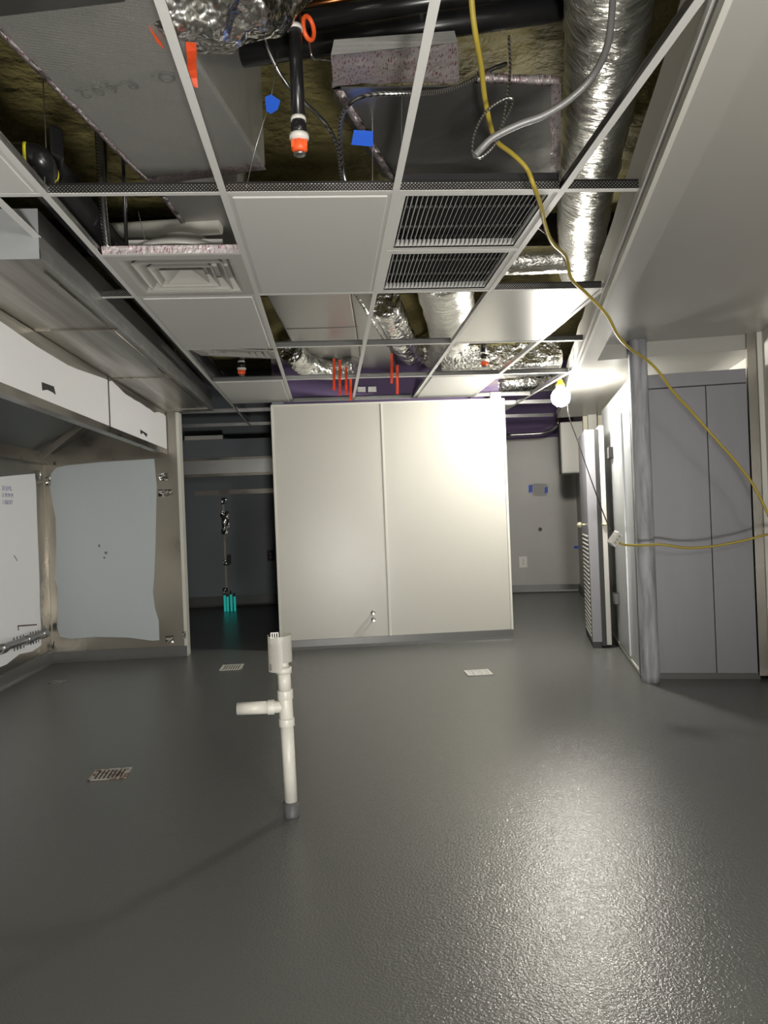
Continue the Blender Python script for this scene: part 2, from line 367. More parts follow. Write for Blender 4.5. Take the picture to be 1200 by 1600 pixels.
for r in (1, 2, 3, 4, 5):
    y = R[r] if r < 5 else 7.545
    xs = {'AB': ('A','B'), 'BC': ('B','C'), 'CD': ('C','D')}
    for c, (a, b_) in xs.items():
        cross(GX[a]+.012, GX[b_]-.012, y, 'white cross tee %s, %s row from the camera' % (CN[c], ROWN[r]))
    if r == 1:
        cross(GX['D']+.012, soff_x(y), y, 'short cross tee joining the fourth runner to the soffit, nearest row')
        cross(-1.53, GX['A']-.012, y, 'white cross tee under the far edge of the far left tile', [M['tee'], M['galv']])
    if r == 2:
        cross(-1.105, GX['A']-.012, y, 'short knurled cross tee bridging the dark gap beside the steel enclosure')
    if r >= 2: 
        cross(GX['D']+.012, min(GX['E']-.012, soff_x(y)), y, 'white cross tee %s, %s row from the camera' % (CN['DE'], ROWN[r]))
    if r >= 3:
        cross(GX['E']+.012, min(GX['F']-.012, soff_x(y)), y, 'white cross tee %s, %s row from the camera' % (CN['EF'], ROWN[r]))
o = cross(GX['A']+.012, GX['B']-.012, 3.277, 'cross tee wrapped in pink printed foil tape at the near edge of the diffuser', [M['tee'], M['tape']])
cross(GX['C']+.012, GX['D']-.012, 3.277, 'white cross tee between the two return air grilles', [M['tee'], M['galv']])
for y in (8.157, 9.377):
    cross(1.82, min(2.90, soff_x(y)), y, {8.157: 'bright cross tee over the right passage, nearer one beyond the centre wall', 9.377: 'cross tee over the right passage, farther one beyond the centre wall'}[y], [M['tee'], M['galv']])
for y, l in ((8.157, 'dim cross tee over the dark room, nearer one'), (9.377, 'dim cross tee over the dark room, farther one')):
    cross(-2.2, -.55, y, l, [M['tee'], M['galv']])
# flat galvanized strip resting on the first cross tee
b = bm_(); box(b, -.30, .26, 2.70, 2.73, ZC+.040, ZC+.052); tag(obj('metal_strip', b, M['galv']), 'bright galvanized strip lying along the nearest cross tee behind the large tile', 'metal strip')
b = bm_(); prism(b, [(-1.128, 2.68, ZC), (-1.098, 2.68, ZC), (-1.098, 2.68, ZC+.003), (-1.125, 2.68, ZC+.003), (-1.125, 2.68, ZC+.028), (-1.128, 2.68, ZC+.028)], (0, .38, 0))
tag(obj('wall_angle', b, M['tee']), 'white metal wall angle running in front of the pale box at upper left', 'ceiling grid rail')

def tile(name, x0, x1, y0, y1, label, mt='tile', cat='ceiling tile', g='blank ceiling tiles'):
    e = .009; b = bm_(); box(b, x0+e, x1-e, y0+e, y1-e, ZC+.0022, ZC+.012)
    if mt == 'tile': box(b, x0+.028, x1-.028, y0+.03, y1-.03, ZC-.004, ZC+.003)
    return tag(obj(name, b, M[mt], bevel=.002), label, cat, g)
tile('ceiling_tile', GX['B'], GX['C'], R[1], R[2], 'large blank white ceiling tile left of the return air grilles')
tile('ceiling_tile', GX['A'], GX['B'], R[2], R[3], 'blank white ceiling tile just beyond the square diffuser')
tile('ceiling_tile', GX['A'], GX['B'], R[4], R[5], 'far blank ceiling tile over the left opening, behind the left sprinkler')
tile('ceiling_tile', GX['D'], GX['E'], R[4], R[5], 'far blank ceiling tile just left of the hanging bulb')
tile('ceiling_tile', GX['E'], GX['F'], 8.157, 9.377, 'dim ceiling tile over the right passage between the two far cross tees')
tile('ceiling_tile', -1.55, GX['A'], 1.6, R[1], 'blank white ceiling tile cut by the left edge of the frame')
tile('metal_ceiling_panel', GX['D'], GX['E'], R[2], R[3], 'shiny bare metal ceiling panel mirroring the bulb', 'galvsheet', 'ceiling panel', None)
# the right tile in the last row of the third column is missing: nothing there

# ------------------------------------------------------------------ return grilles
def grille(x0, x1, y0, y1, label, nb=28):
    t = thing('return_air_grille', label, 'air grille', ((x0+x1)/2, (y0+y1)/2, ZC), 'return air grilles')
    e = .010; z = ZC+.003; f = .032
    b = bm_()
    box(b, x0+e, x1-e, y0+e, y0+e+f, z, z+.006); box(b, x0+e, x1-e, y1-e-f, y1-e, z, z+.006)
    box(b, x0+e, x0+e+f, y0+e+f, y1-e-f, z, z+.006); box(b, x1-e-f, x1-e, y0+e+f, y1-e-f, z, z+.006)
    for (a0,a1,b0,b1) in ((x0+e+f-.002,x1-e-f+.002,y0+e+f-.002,y0+e+f),(x0+e+f-.002,x1-e-f+.002,y1-e-f,y1-e-f+.002),(x0+e+f-.002,x0+e+f,y0+e+f,y1-e-f),(x1-e-f,x1-e-f+.002,y0+e+f,y1-e-f)):
        box(b, a0, a1, b0, b1, z, z+.035)
    obj('frame', b, M['tee'], t)
    b = bm_(); xa, xb = x0+e+f, x1-e-f
    for i in range(nb):
        x = xa + (i+.5)*(xb-xa)/nb
        prism(b, [(x-.004, y0+e+f, z+.002), (x-.0028, y0+e+f, z+.002), (x+.0062, y0+e+f, z+.020), (x+.005, y0+e+f, z+.020)], (0, y1-y0-2*e-2*f, 0))
    obj('louver_blades', b, M['tee'], t)
    b = bm_()
    for k in (.3, .68):
        y = y0+e+f + k*(y1-y0-2*e-2*f); box(b, xa, xb, y-.004, y+.004, z+.022, z+.030)
    obj('support_bars', b, M['cove'], t)
    b = bm_(); H = .03; zz = z+.034
    box(b, x0+e, x1-e, y0+e, y0+e+.004, zz, zz+H); box(b, x0+e, x1-e, y1-e-.004, y1-e, zz, zz+H); box(b, x0+e, x0+e+.004, y0+e, y1-e, zz, zz+H)
    box(b, x1-e-.004, x1-e, y0+e, y1-e, zz, zz+H); box(b, x0+e, x1-e, y0+e, y1-e, zz+H, zz+H+.004)
    obj('plenum_box', b, M['blackmatte'], t)
grille(GX['C'], GX['D'], R[1], 3.277, 'return air grille with thin slanted blades, nearer of the pair')
grille(GX['C'], GX['D'], 3.277, R[2], 'return air grille with thin slanted blades, farther of the pair')

# ------------------------------------------------------------------ diffusers
def diffuser(cx, cy, label, rot=None, dz=0):
    t = thing('air_diffuser', label, 'air diffuser', (cx, cy, ZC+dz), 'square ceiling diffusers')
    c = Vector((cx, cy, ZC+.003+dz))
    def frust(b, prof):          # nested square skirts: list of (half size, z)
        rings = [[b.verts.new(c+Vector((sx*h, sy*h, z))) for sx, sy in ((-1,-1),(1,-1),(1,1),(-1,1))] for h, z in prof]
        for i in range(len(rings)-1):
            for j in range(4): b.faces.new((rings[i][j], rings[i][(j+1)%4], rings[i+1][(j+1)%4], rings[i+1][j]))
        return rings
    b = bm_(); frust(b, [(.295,.0),(.245,.0),(.235,.004),(.205,.050),(.203,.050),(.233,.0),(.247,-.004),(.295,-.003),(.295,0)]); 
    frust(b, [(.205,.05),(.205,.10)])
    obj('outer_frame', b, M['diff'], t)
    for h, nm in ((.200, 'louver_ring'), (.145, 'louver_ring')):
        b = bm_(); frust(b, [(h, -.004), (h-.045, .042), (h-.048, .042), (h-.006, -.004), (h, -.004)]); obj(nm, b, M['diff'], t)
    b = bm_(); r_ = frust(b, [(.100, -.002), (.096, 0), (.025, .040)]); b.faces.new(r_[-1]); obj('center_cone', b, M['diff'], t)
    b = bm_()
    box(b, cx-.20, cx+.20, cy-.006, cy+.006, c.z+.045, c.z+.06); box(b, cx-.006, cx+.006, cy-.2, cy+.2, c.z+.045, c.z+.06)
    obj('support_bars', b, M['diff'], t)
    b = bm_(); lathe(b, [(.285,.052+c.z-t.location.z),(.275,.075+c.z),(.2,.115+c.z),(.12,.13+c.z)] if False else [(.285,.055),(.27,.08),(.2,.118),(.11,.13),(.11,.17)], c, 32)
    obj('back_pan', b, M['diff'], t)
    if rot: t.rotation_euler = rot
    return t
diffuser((GX['A']+GX['B'])/2, 3.582, 'white square air diffuser fitted behind the pink taped tee')
d2 = diffuser((GX['A']+GX['B'])/2+.01, 5.42, 'white square air diffuser hanging tilted out of the grid', (math.radians(6.5), math.radians(4), 0), .035)

# ------------------------------------------------------------------ kitchen hood and steel enclosure at left
t = thing('kitchen_hood', 'long stainless kitchen exhaust hood with white film on its front, along the left wall', 'kitchen hood', (-2.1, 4.6, 1.97))
y0, y1 = 1.2, 7.405
b = bm_(); box(b, -1.575, -1.550, y0, y1, 1.972, 2.372); obj('front_panel', b, M['steelh'], t)
b = bm_(); prism(b, [(-1.548, y0, 1.970), (-1.548, y0, 2.012), (-1.543, y0, 2.012), (-1.543, y0, 1.964), (-1.61, y0, 1.964), (-1.61, y0, 1.970)], (0, y1-y0, 0)); obj('drip_lip', b, M['steel'], t)
b = bm_(); box(b, -2.70, -1.55, y1-.012, y1, 1.93, 2.372); obj('end_panel', b, M['steel'], t)
b = bm_(); box(b, -2.70, -1.55, y0, y0+.012, 1.93, 2.372); obj('end_panel', b, M['steel'], t)
b = bm_(); prism(b, [(-1.60, y0+.012, 2.36), (-2.05, y0+.012, 2.36), (-2.62, y0+.012, 2.02), (-2.62, y0+.012, 2.00), (-2.06, y0+.012, 2.33), (-1.60, y0+.012, 2.33)], (0, y1-y0-.03, 0)); obj('filter_bank', b, M['steeldark'], t)
b = bm_(); box(b, -2.715, -2.62, y0, y1-.012, 1.90, 2.05); obj('grease_trough', b, M['steel'], t)
b = bm_(); prism(b, [(-2.62, 7.0, 1.96), (-2.58, 7.0, 1.93), (-2.12, 7.0, 2.28), (-2.14, 7.0, 2.32)], (0, .03, 0)); obj('inner_brace', b, M['steel'], t)
# films on the hood front: irregular top edge
def film_front(ya, yb, ztop, name, parent, seed):
    b = bm_(); pts = [(-1.548, ya, 2.014), (-1.548, yb, 2.014)]; n = 26
    for i in range(n+1):
        y = yb + (ya-yb)*i/n
        pts.append((-1.548, y, ztop(y) + .008*noise.noise(Vector((y*6, seed, 0)))))
    prism(b, pts, (.003, 0, 0)); return obj(name, b, M['film'], parent)
def zt1(y):
    k = [(1.2, 2.30), (3.6, 2.318), (4.2, 2.290), (4.7, 2.285), (5.1, 2.315), (5.47, 2.345)]
    for (a, za), (c_, zc) in zip(k, k[1:]):
        if a <= y <= c_: return za + (zc-za)*(y-a)/(c_-a)
    return k[-1][1] if y > 5 else k[0][1]
def zt2(y):
    k = [(5.53, 2.362), (6.0, 2.315), (6.4, 2.318), (6.9, 2.305), (7.1, 2.335), (7.4, 2.340)]
    for (a, za), (c_, zc) in zip(k, k[1:]):
        if a <= y <= c_: return za + (zc-za)*(y-a)/(c_-a)
    return 2.34
f1 = film_front(1.2, 5.485, zt1, 'protective_film', t, 1); f2 = film_front(5.525, 7.395, zt2, 'protective_film', t, 2)
def patch(parent, pts, d, mt, name): b = bm_(); prism(b, pts, d); return obj(name, b, M[mt], parent)
patch(f1, [px(*p, -1.5445) for p in ((65,597),(84,604),(87,617),(82,613),(74,609),(66,610))], (.0012,0,0), 'blackmatte', 'torn_hole')
patch(f2, [px(*p, -1.5445) for p in ((219,671),(230,678),(229,683),(223,676),(220,679))], (.0012,0,0), 'blackmatte', 'torn_hole')
b = bm_(); box(b, -1.549, -1.547, 5.487, 5.523, 2.012, 2.37); obj('panel_seam', b, M['gasket'], t)
# enclosure over the hood
t = thing('steel_enclosure_panel', 'wide stainless closure box above the hood, reflection streaks painted into its underside', 'duct enclosure', (-1.35, 5.2, 2.373))
b = bm_(); box(b, -2.0, -1.103, 3.05, 7.41, 2.375, 2.381); obj('underside', b, M['steelh'], t)
b = bm_(); box(b, -2.0, -1.103, 3.047, 3.051, 2.373, 2.572); obj('near_end', b, M['filmgrey'], t)
b = bm_(); box(b, -1.108, -1.103, 3.05, 7.41, 2.381, 2.57); obj('side_panel', b, M['galvsheet'], t)
b = bm_()
n = 90; prev = None
for i in range(n):
    ya = 3.05 + i*(4.36)/n; yb = ya+4.36/n
    def q(y): j = .004*noise.noise(Vector((y*8, 3, 0))); return (-1.100+j, y, 2.372+.5*j), (-1.088+j, y, 2.372+.5*j), (-1.088+j, y, 2.415+j), (-1.100+j, y, 2.415+j)
    a_, c_ = q(ya), q(yb); hexa(b, [a_[0], a_[1], c_[1], c_[0], a_[3], a_[2], c_[2], c_[3]])
obj('edge_lip', b, M['galv'], t)
for yy in (4.16, 5.58, 7.22):
    b = bm_(); box(b, -1.545, -1.11, yy-.004, yy+.004, 2.366, 2.375); obj('cross_seam', b, M['steel'], t)
b = bm_(); tube(b, [(-1.14, 3.2, 2.372), (-1.14, 7.35, 2.372)], .004, 6); obj('edge_bead', b, M['steel'], t)

# film sheets on the steel walls
def wavy(pts, amp=.0): return pts
t = tag(obj('protective_film', (lambda b: (prism(b, [py(*p, 7.417) for p in ((78,760),(80,740),(88,731),(105,727),(160,722),(241,717),(243,740),(245,760),(244,800),(243,850),(241,900),(239,925),(242,950),(248,970),(249,1000),(238,1001),(200,996),(150,995),(110,998),(94,995),(89,980),(91,950),(90,920),(86,905),(88,850),(87,810),(82,785))], (0,-.003,0)), b)[1])(bm_()), M['filmblue']),
    'pale blue protective film with wavy edges on the steel return wall', 'protective film')
for k, (a_, c_) in enumerate((((153,851),(157,855)),((163,862),(168,866)),((161,870),(165,873)))):
    patch(t, [py(x_, y_, 7.4125) for x_, y_ in ((a_[0],a_[1]),(c_[0],a_[1]),(c_[0]-1,c_[1]),(a_[0]+1,c_[1]))], (0,-.001,0), 'inkgrey', 'scuff_mark')
o_ = obj('protective_film', (lambda b: (prism(b, [px(*p, -2.717) for p in ((-80,742),(0,745),(20,743),(54,740),(56,760),(57,800),(59,850),(61,900),(62,950),(64,985),(64,1008),(50,1018),(30,1022),(10,1038),(0,1042),(-80,1085))], (.003,0,0)), b)[1])(bm_()), M['film'])
tag(o_, 'white protective film on the left steel wall with purple handwriting', 'protective film')
def txt(s, size, mt, origin, xdir, ydir, parent, name, ext_=.0006):
    c = bpy.data.curves.new('lettering', 'FONT'); c.body = s; c.size = size; c.extrude = ext_
    o = bpy.data.objects.new('lettering', c); C.objects.link(o)
    dg = bpy.context.evaluated_depsgraph_get(); me = bpy.data.meshes.new_from_object(o.evaluated_get(dg))
    bpy.data.objects.remove(o); b = bm_(); b.from_mesh(me)
    X, Yv = Vector(xdir).normalized(), Vector(ydir).normalized(); Zv = X.cross(Yv)
    for v in b.verts: v.co = Vector(origin) + X*v.co.x + Yv*v.co.y + Zv*v.co.z
    return obj(name, b, M[mt], parent)
p = px(3, 766, -2.7125)
for i, s in enumerate(('3/1.8 PG', '/1 M M M', '1 060 RT')):
    txt(s, .055, 'ink', p - Vector((0, 0, .058*i)), (0,1,0), (0,0,1), o_, 'handwriting')
b = bm_(); a_ = px(28,978,-2.712); c_ = px(57,976,-2.712); tube(b, [a_, c_], .006, 6); tube(b, [a_, px(29,985,-2.712)], .004, 6)
obj('marker_line', b, M['redblack'], o_)
b = bm_(); tube(b, [px(22,868,-2.713), px(27,876,-2.713)], .004, 5); obj('scuff_mark', b, M['inkgrey'], o_)

# steel corner seam and foil scraps
b = bm_(); box(b, -2.72, -2.705, 7.40, 7.42, .1, 1.93); struct('trim_9', b, M['steel'])
def scrap(cx, cy, w_, h_, Y, label, name='foil_scrap', X=None, mt='foil', flat=False):
    b = bm_(); n = 5
    c0 = py(cx, cy, Y) if X is None else px(cx, cy, X); s = (c0-Vector((0,0,HC))).length/FPX
    g = []
    for i in range(n):
        for j in range(n):
            a_ = (i/(n-1)-.5)*w_*s; c_ = (j/(n-1)-.5)*h_*s; r_ = random.uniform(0, .012)
            q = Vector((a_, -r_-.002, c_)) if X is None else Vector((r_+.002, a_, c_))
            g.append(b.verts.new(c0+q+Vector((0,0,random.uniform(-.004,.004)))))
    for i in range(n-1):
        for j in range(n-1): b.faces.new((g[i*n+j], g[(i+1)*n+j], g[(i+1)*n+j+1], g[i*n+j+1]))
    bmesh.ops.solidify(b, geom=b.faces[:], thickness=.001)
    return tag(obj(name, b, M[mt]), label, 'foil scrap', 'foil tape scraps on the steel walls')
scrap(256,745,14,10,7.412,'crumpled foil scrap high on the steel return wall, right of the blue film')
scrap(258,770,20,10,7.412,'flat foil scrap below the top scrap, right of the blue film')
scrap(75,752,8,12,7.412,'foil scrap left of the top of the blue film')
scrap(79,1009,8,11,7.412,'foil scrap under the lower left of the blue film')
scrap(265,999,12,11,7.412,'foil scrap at the lower right of the blue film')
scrap(288,992,5,11,7.400,'narrow foil scrap at the foot of the white corner moulding')
scrap(66,930,5,12,7.3,'small foil scrap halfway down the steel corner','foil_scrap',-2.71)
scrap(68,983,8,12,7.3,'foil scrap above the gas pipe end in the steel corner','foil_scrap',-2.70)
scrap(60,742,7,12,7.3,'foil scrap at the top corner of the white film','foil_scrap',-2.71)
# gas pipe along the left wall
t = thing('gas_pipe', 'grey gas pipe with threaded couplings low on the left wall', 'pipe', px(35,1004,-2.64))
b = bm_(); tube(b, [px(-60,1034,-2.64), px(69,990,-2.64)], .030, 14); obj('pipe', b, M['galvsheet'], t)
for cx, cy in ((66,991),(42,1000),(2,1014)):
    b = bm_(); a_ = px(cx-4,cy+1.4,-2.64); c_ = px(cx+5,cy-1.6,-2.64); tube(b, [a_, c_], .041, 14); obj('coupling', b, M['galvsheet'], t)
for cx in (22,27,32,37,48,52,56,60): 
    q = px(cx, 1008-(cx-20)*.34, -2.69); b = bm_(); tube(b, [q+Vector((0,0,-.055)), q+Vector((0,0,.06))], .004, 5); obj('stud', b, M['black'], t)

# ------------------------------------------------------------------ dark room beyond the left opening
t = thing('kitchen_hood', 'dim stainless hood across the far wall of the dark room', 'kitchen hood', (-1.35, 10.85, 1.9))
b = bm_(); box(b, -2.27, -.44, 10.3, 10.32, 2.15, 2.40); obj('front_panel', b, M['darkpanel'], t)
b = bm_(); box(b, -2.27, -.44, 10.28, 10.32, 2.115, 2.15); obj('middle_rail', b, M['steel'], t)
b = bm_(); box(b, -2.27, -.44, 10.3, 10.315, 1.93, 2.115); obj('lower_panel', b, M['galvsheet'], t)
b = bm_(); box(b, -2.27, -.44, 10.27, 10.33, 1.895, 1.93); obj('drip_lip', b, M['steel'], t)
b = bm_(); box(b, -2.27, -.44, 10.33, 11.39, 2.0, 2.03); obj('filter_bank', b, M['blackmatte'], t)
b = bm_(); box(b, -2.0, -.75, 11.39, 11.4, 1.68, 1.75); obj('wall_flashing', b, M['steel'], t)
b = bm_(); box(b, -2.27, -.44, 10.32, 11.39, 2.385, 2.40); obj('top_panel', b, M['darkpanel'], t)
q = py(318,692,10.3); b = bm_(); box(b, q.x-.25, q.x+.26, 10.30, 10.40, 2.401, 2.455); tag(obj('packing_box', b, M['plastic_white']), 'long white box lying on top of the dim hood', 'box')
t = thing('wall_joint_strip', 'narrow bright steel joint strip on the dark room wall', 'joint strip', (-1.585, 11.39, .15))
b = bm_(); box(b, -1.60, -1.57, 11.385, 11.4, .15, 1.62); obj('strip', b, M['steel'], t)
for (x_, y_, w_, h_) in ((350,783,8,10),(352,812,11,26),(349,806,10,6),(351,831,10,8),(354,879,9,9),(352,922,8,7)):
    q = py(x_, y_, 11.37); s = 11.4/FPX; b = bm_(); n = 4; g = []
    for i in range(n):
        for j in range(n): g.append(b.verts.new(q + Vector(((i/3-.5)*w_*s, -random.uniform(0,.02), (j/3-.5)*h_*s))))
    for i in range(n-1):
        for j in range(n-1): b.faces.new((g[i*n+j], g[(i+1)*n+j], g[(i+1)*n+j+1], g[i*n+j+1]))
    bmesh.ops.solidify(b, geom=b.faces[:], thickness=.002); obj('foil_scrap', b, M['foil'], t)
b = bm_(); q = py(358,874,11.37); box(b, q.x-.03, q.x+.03, 11.34, 11.385, q.z-.07, q.z+.07); obj('bracket', b, M['black'], t)
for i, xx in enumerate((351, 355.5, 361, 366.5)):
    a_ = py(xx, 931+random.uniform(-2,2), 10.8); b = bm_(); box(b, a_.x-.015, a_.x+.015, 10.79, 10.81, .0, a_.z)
    tag(obj('teal_stick', b, M['teal']), 'glowing teal stick at the foot of the joint strip, %s from the left' % ('first','second','third','fourth')[i], 'light stick', 'teal sticks in the dark room')
def outlet(c, n, label, mt='plastic_white', w_=.07, h_=.115):
    n = Vector(n).normalized(); s = Vector((-n.y, n.x, 0)); Z = Vector((0,0,1)); c = Vector(c)
    t = thing('wall_outlet', label, 'wall outlet', c)
    def pl(a, z, w2, h2, d0, d1, mm, nm):
        b = bm_(); cc = c + s*a + Z*z; hexa(b, [cc-s*w2+n*d0-Z*h2, cc+s*w2+n*d0-Z*h2, cc+s*w2+n*d1-Z*h2, cc-s*w2+n*d1-Z*h2, cc-s*w2+n*d0+Z*h2, cc+s*w2+n*d0+Z*h2, cc+s*w2+n*d1+Z*h2, cc-s*w2+n*d1+Z*h2]); return obj(nm, b, M[mm], t)
    pl(0, 0, w_/2, h_/2, 0, .006, mt, 'cover_plate')
    for z in (-.026, .026): pl(0, z, .017, .016, .006, .009, 'trimwhite' if mt != 'gasket' else 'darkpanel', 'socket')
outlet(py(423,868,11.395), (0,-1,0), 'black framed outlet on the dark room wall', 'gasket', .10, .16)
for k, (x_, y_) in enumerate(((335,700),(360,672),(345,668))[:1]):
    pass

# ------------------------------------------------------------------ far right passage fittings
W = fr(5.935, 0)
def onrear(x, y, d=.0): return pu(x, y, 5.938-d)
outlet(onrear(817.5, 878), -U, 'white duplex outlet on the far passage wall', 'shroud', .12, .17)
b = bm_(); prism(b, [onrear(*p) for p in ((833,755),(855,756),(854,775),(832,775))], -U*.002); tag(obj('paper_sheet', b, M['paper']), 'grey paper sheet taped to the far passage wall', 'paper')
for l, ps in (('blue tape strip at the left edge of the paper sheet', ((826,758),(832,757),(832,769),(826,770))), ('blue tape strip at the right edge of the paper sheet', ((851,762),(856,760),(856,770),(851,771))), ('lone blue tape strip low on the far wall beside the louvered door', ((897,853),(914,853),(914,857),(897,857)))):
    b = bm_(); prism(b, [onrear(*p, .004) for p in ps], -U*.002); tag(obj('masking_tape', b, M['tape_blue']), l, 'tape', 'blue tape in the far passage')
b = bm_(); c0 = onrear(844,827); 
for k in range(1): tube(b, [c0, c0-U*.03], .028, 12)
tag(obj('pipe_stub', b, M['gasket']), 'dark pipe stub poking from the middle of the far wall', 'pipe stub')
# wall cabinet
t = thing('wall_cabinet', 'white metal cabinet hung high at the end of the right passage', 'cabinet', pu(893,738,4.0))
a0, a1 = pu(874,660,4.0), pu(913.5,658,4.0); zz0 = pu(893,739,4.0).z; zz1 = pu(893,659,4.0).z
va, vb = (a0-O).dot(V)+.01, (a1-O).dot(V)+.02
b = bm_(); fbox(b, 4.0, 4.45, va, vb, zz0, zz1); obj('body', b, M['paint'], t, .004)
b = bm_(); fbox(b, 3.985, 4.0, va+.008, vb-.008, zz0+.01, zz1-.01); obj('door', b, M['paint'], t, .003)
b = bm_(); fbox(b, 4.02, 4.4, va-.012, va, zz0+.01, zz1-.02); obj('side_rail', b, M['gasket'], t)
t2 = None
# conduit bend above the cabinet
b = bm_(); tube(b, smooth_path([pu(790,680,5.0), pu(845,677,5.0), pu(860,672,5.0), pu(871,664,4.6), pu(871,655,4.6)]), .022, 8); tag(obj('metal_conduit', b, M['galv']), 'thin metal conduit bending up beside the white cabinet', 'conduit')

# ------------------------------------------------------------------ walk-in cooler at right
t = thing('walk_in_cooler', 'walk-in cooler with embossed metal side and tall grey front panels', 'walk-in cooler', fr(1, .45))
b = bm_(); fbox(b, .03, 2.0, .004, .80, .03, 2.25); obj('body', b, M['coolerside'], t)
b = bm_(); fbox(b, -.0, .03, .004, .10, .03, 2.25); obj('corner_post', b, M['coolerfront'], t)
for v0, v1 in ((.10, .528), (.534, .812)):
    b = bm_(); fbox(b, -.012, .028, v0, v1, .045, 2.150); obj('front_panel', b, M['coolerfront'], t, .002)
b = bm_(); fbox(b, -.012, .028, .10, .812, 2.158, 2.258); obj('header_panel', b, M['coolerfront'], t, .002)
b = bm_(); fbox(b, .0, .02, .10, .812, .04, 2.2); obj('joint_gasket', b, M['gasket'], t)
b = bm_(); fbox(b, .0, .03, .10, .83, 0, .045); fbox(b, .03, 2.0, 0, .8, 0, .032); obj('cove_base', b, M['cove'], t)
b = bm_(); fbox(b, .0, 2.0, -.004, .004, .03, .05); obj('side_sill', b, M['trimwhite'], t)
b = bm_(); fbox(b, -.002, .045, -.006, .006, .04, 2.25); obj('corner_trim', b, M['coolerfront'], t)
b = bm_(); fbox(b, .50, 1.22, -.010, .0035, .07, 2.05); obj('side_door_frame', b, M['coolerside'], t)
for z in (1.72, .42):
    b = bm_(); fbox(b, 1.06, 1.18, -.05, -.008, z, z+.10); obj('hinge', b, M['black'], t, .004)
# column in front of the corner
b = bm_(); base_c = fr(-.075, .055); n = 20
tube(b, [(base_c.x, base_c.y, z) for z in (0, .05, .4, .9, 1.4, 1.9, 2.3, 2.506)], .066, n, rf=lambda d, a: 1+.035*noise.noise(Vector((d*3, math.cos(a)*1.5, math.sin(a)*1.5))))
tag(obj('column', b, M['plaster']), 'round column smeared with grey plaster at the cooler corner', 'column')
# steel corner guard
t = thing('corner_guard', 'tall stainless corner guard on the wall end right of the cooler panels', 'corner guard', fr(-.05,.86))
b = bm_(); fbox(b, -.03, .0, .818, .880, .03, ZT); obj('steel_face', b, M['steel'], t)
b = bm_(); fbox(b, -.05, .0, .882, .915, 0, ZT); obj('white_edge', b, M['trimwhite'], t)

# louvered door folded back against the cooler side + its thin neighbour
nu = 1.245
t = thing('louvered_door', 'open white louvered door seen edge on beside the cooler', 'door', fr(nu+.4, -.19))
b = bm_(); fbox(b, nu, nu+.80, -.235, -.150, .055, 2.0); obj('leaf', b, M['coolerfront'], t, .003)
b = bm_()
for i in range(24):
    z = .10 + i*.040; prism(b, [fr(nu+.06,-.2345,z), fr(nu+.06,-.241,z-.004), fr(nu+.06,-.240,z), fr(nu+.06,-.2345,z+.010)], U*.62)
obj('louver_slats', b, M['trimwhite'], t)
b = bm_(); fbox(b, nu, nu+.80, -.232, -.155, .005, .055); obj('bottom_sweep', b, M['gasket'], t)
kn = fr(nu+.12, -.236, 1.13); b = bm_(); tube(b, [kn, kn-V*.05], .009, 10); obj('knob_stem', b, M['brass'], t)
b = bm_(); bmesh.ops.create_uvsphere(b, u_segments=14, v_segments=10, radius=.026, matrix=Matrix.Translation(kn-V*.065)); 
for f in b.faces: f.smooth = True
obj('knob', b, M['brass'], t)
t = thing('flush_door', 'thin flush white door edge with a black gasket beside the louvered door', 'door', fr(nu, -.10))
b = bm_(); fbox(b, nu-.01, nu+.78, -.110, -.068, .03, 2.03); obj('leaf', b, M['paint'], t, .003)
b = bm_(); fbox(b, nu, nu+.78, -.150, -.110, .02, 2.0); obj('gasket', b, M['gasket'], t)
b = bm_(); q = fr(nu-.02, -.115, 1.13); tube(b, [q, q+V*.05-U*.01], .012, 8); obj('latch', b, M['brass'], t)

# ------------------------------------------------------------------ centre wall pipe stubs
for z, l in ((.33, 'upper small chrome water stub on the centre wall'), (.262, 'lower small chrome water stub on the centre wall')):
    t = thing('water_stub', l, 'pipe stub', (.392, 7.42, z), 'chrome water stubs')
    b = bm_(); lathe(b, [(.022,0),(.022,-.004),(.012,-.010),(.012,-.012)], (.392, 7.42, z), 14, 'y'); obj('escutcheon', b, M['galv'], t)
    b = bm_(); tube(b, [(.392, 7.412, z), (.392, 7.335, z)], .008, 10); obj('tube', b, M['galv'], t)
    b = bm_(); tube(b, [(.392, 7.345, z), (.392, 7.325, z)], .013, 10); obj('cap', b, M['galv'], t)

# ------------------------------------------------------------------ PVC standpipe
BX, BY = -.217, 3.32
t = thing('pvc_standpipe', 'white plastic standpipe with a side branch rising from the middle of the floor', 'standpipe', (BX, BY, 0))
lean = Vector((-.022, 0, 1)); 
def sp(z, dx=0): return Vector((BX, BY, 0)) + Vector((-.016*z, 0, z)) + Vector((dx, 0, 0))
b = bm_(); tube(b, [sp(-.0), sp(.005), sp(.065)], .036, 20); obj('floor_sleeve', b, mat('grey_pipe_sleeve', (.10,.10,.105), .5, bump=((30,30,30),3,.6,.006)), t)
b = bm_(); tube(b, [sp(.06), sp(.42)], .0285, 24); obj('lower_pipe', b, M['plastic_white'], t)
b = bm_(); tube(b, [sp(.395), sp(.43)], .0345, 24); tube(b, [sp(.43), sp(.53)], .031, 24); tube(b, [sp(.515), sp(.555)], .0345, 24)
c0 = sp(.482); tube(b, smooth_path([c0, c0+Vector((-.03,0,.0)), c0+Vector((-.075,0,.0))]), .026, 20); tube(b, [c0+Vector((-.05,0,0)), c0+Vector((-.08,0,0))], .032, 20)
obj('tee_fitting', b, M['plastic_white'], t, .002)
b = bm_(); tube(b, [c0+Vector((-.075,0,0)), c0+Vector((-.212,0,.002))], .0275, 24, caps=True); obj('branch_pipe', b, M['plastic_white'], t)
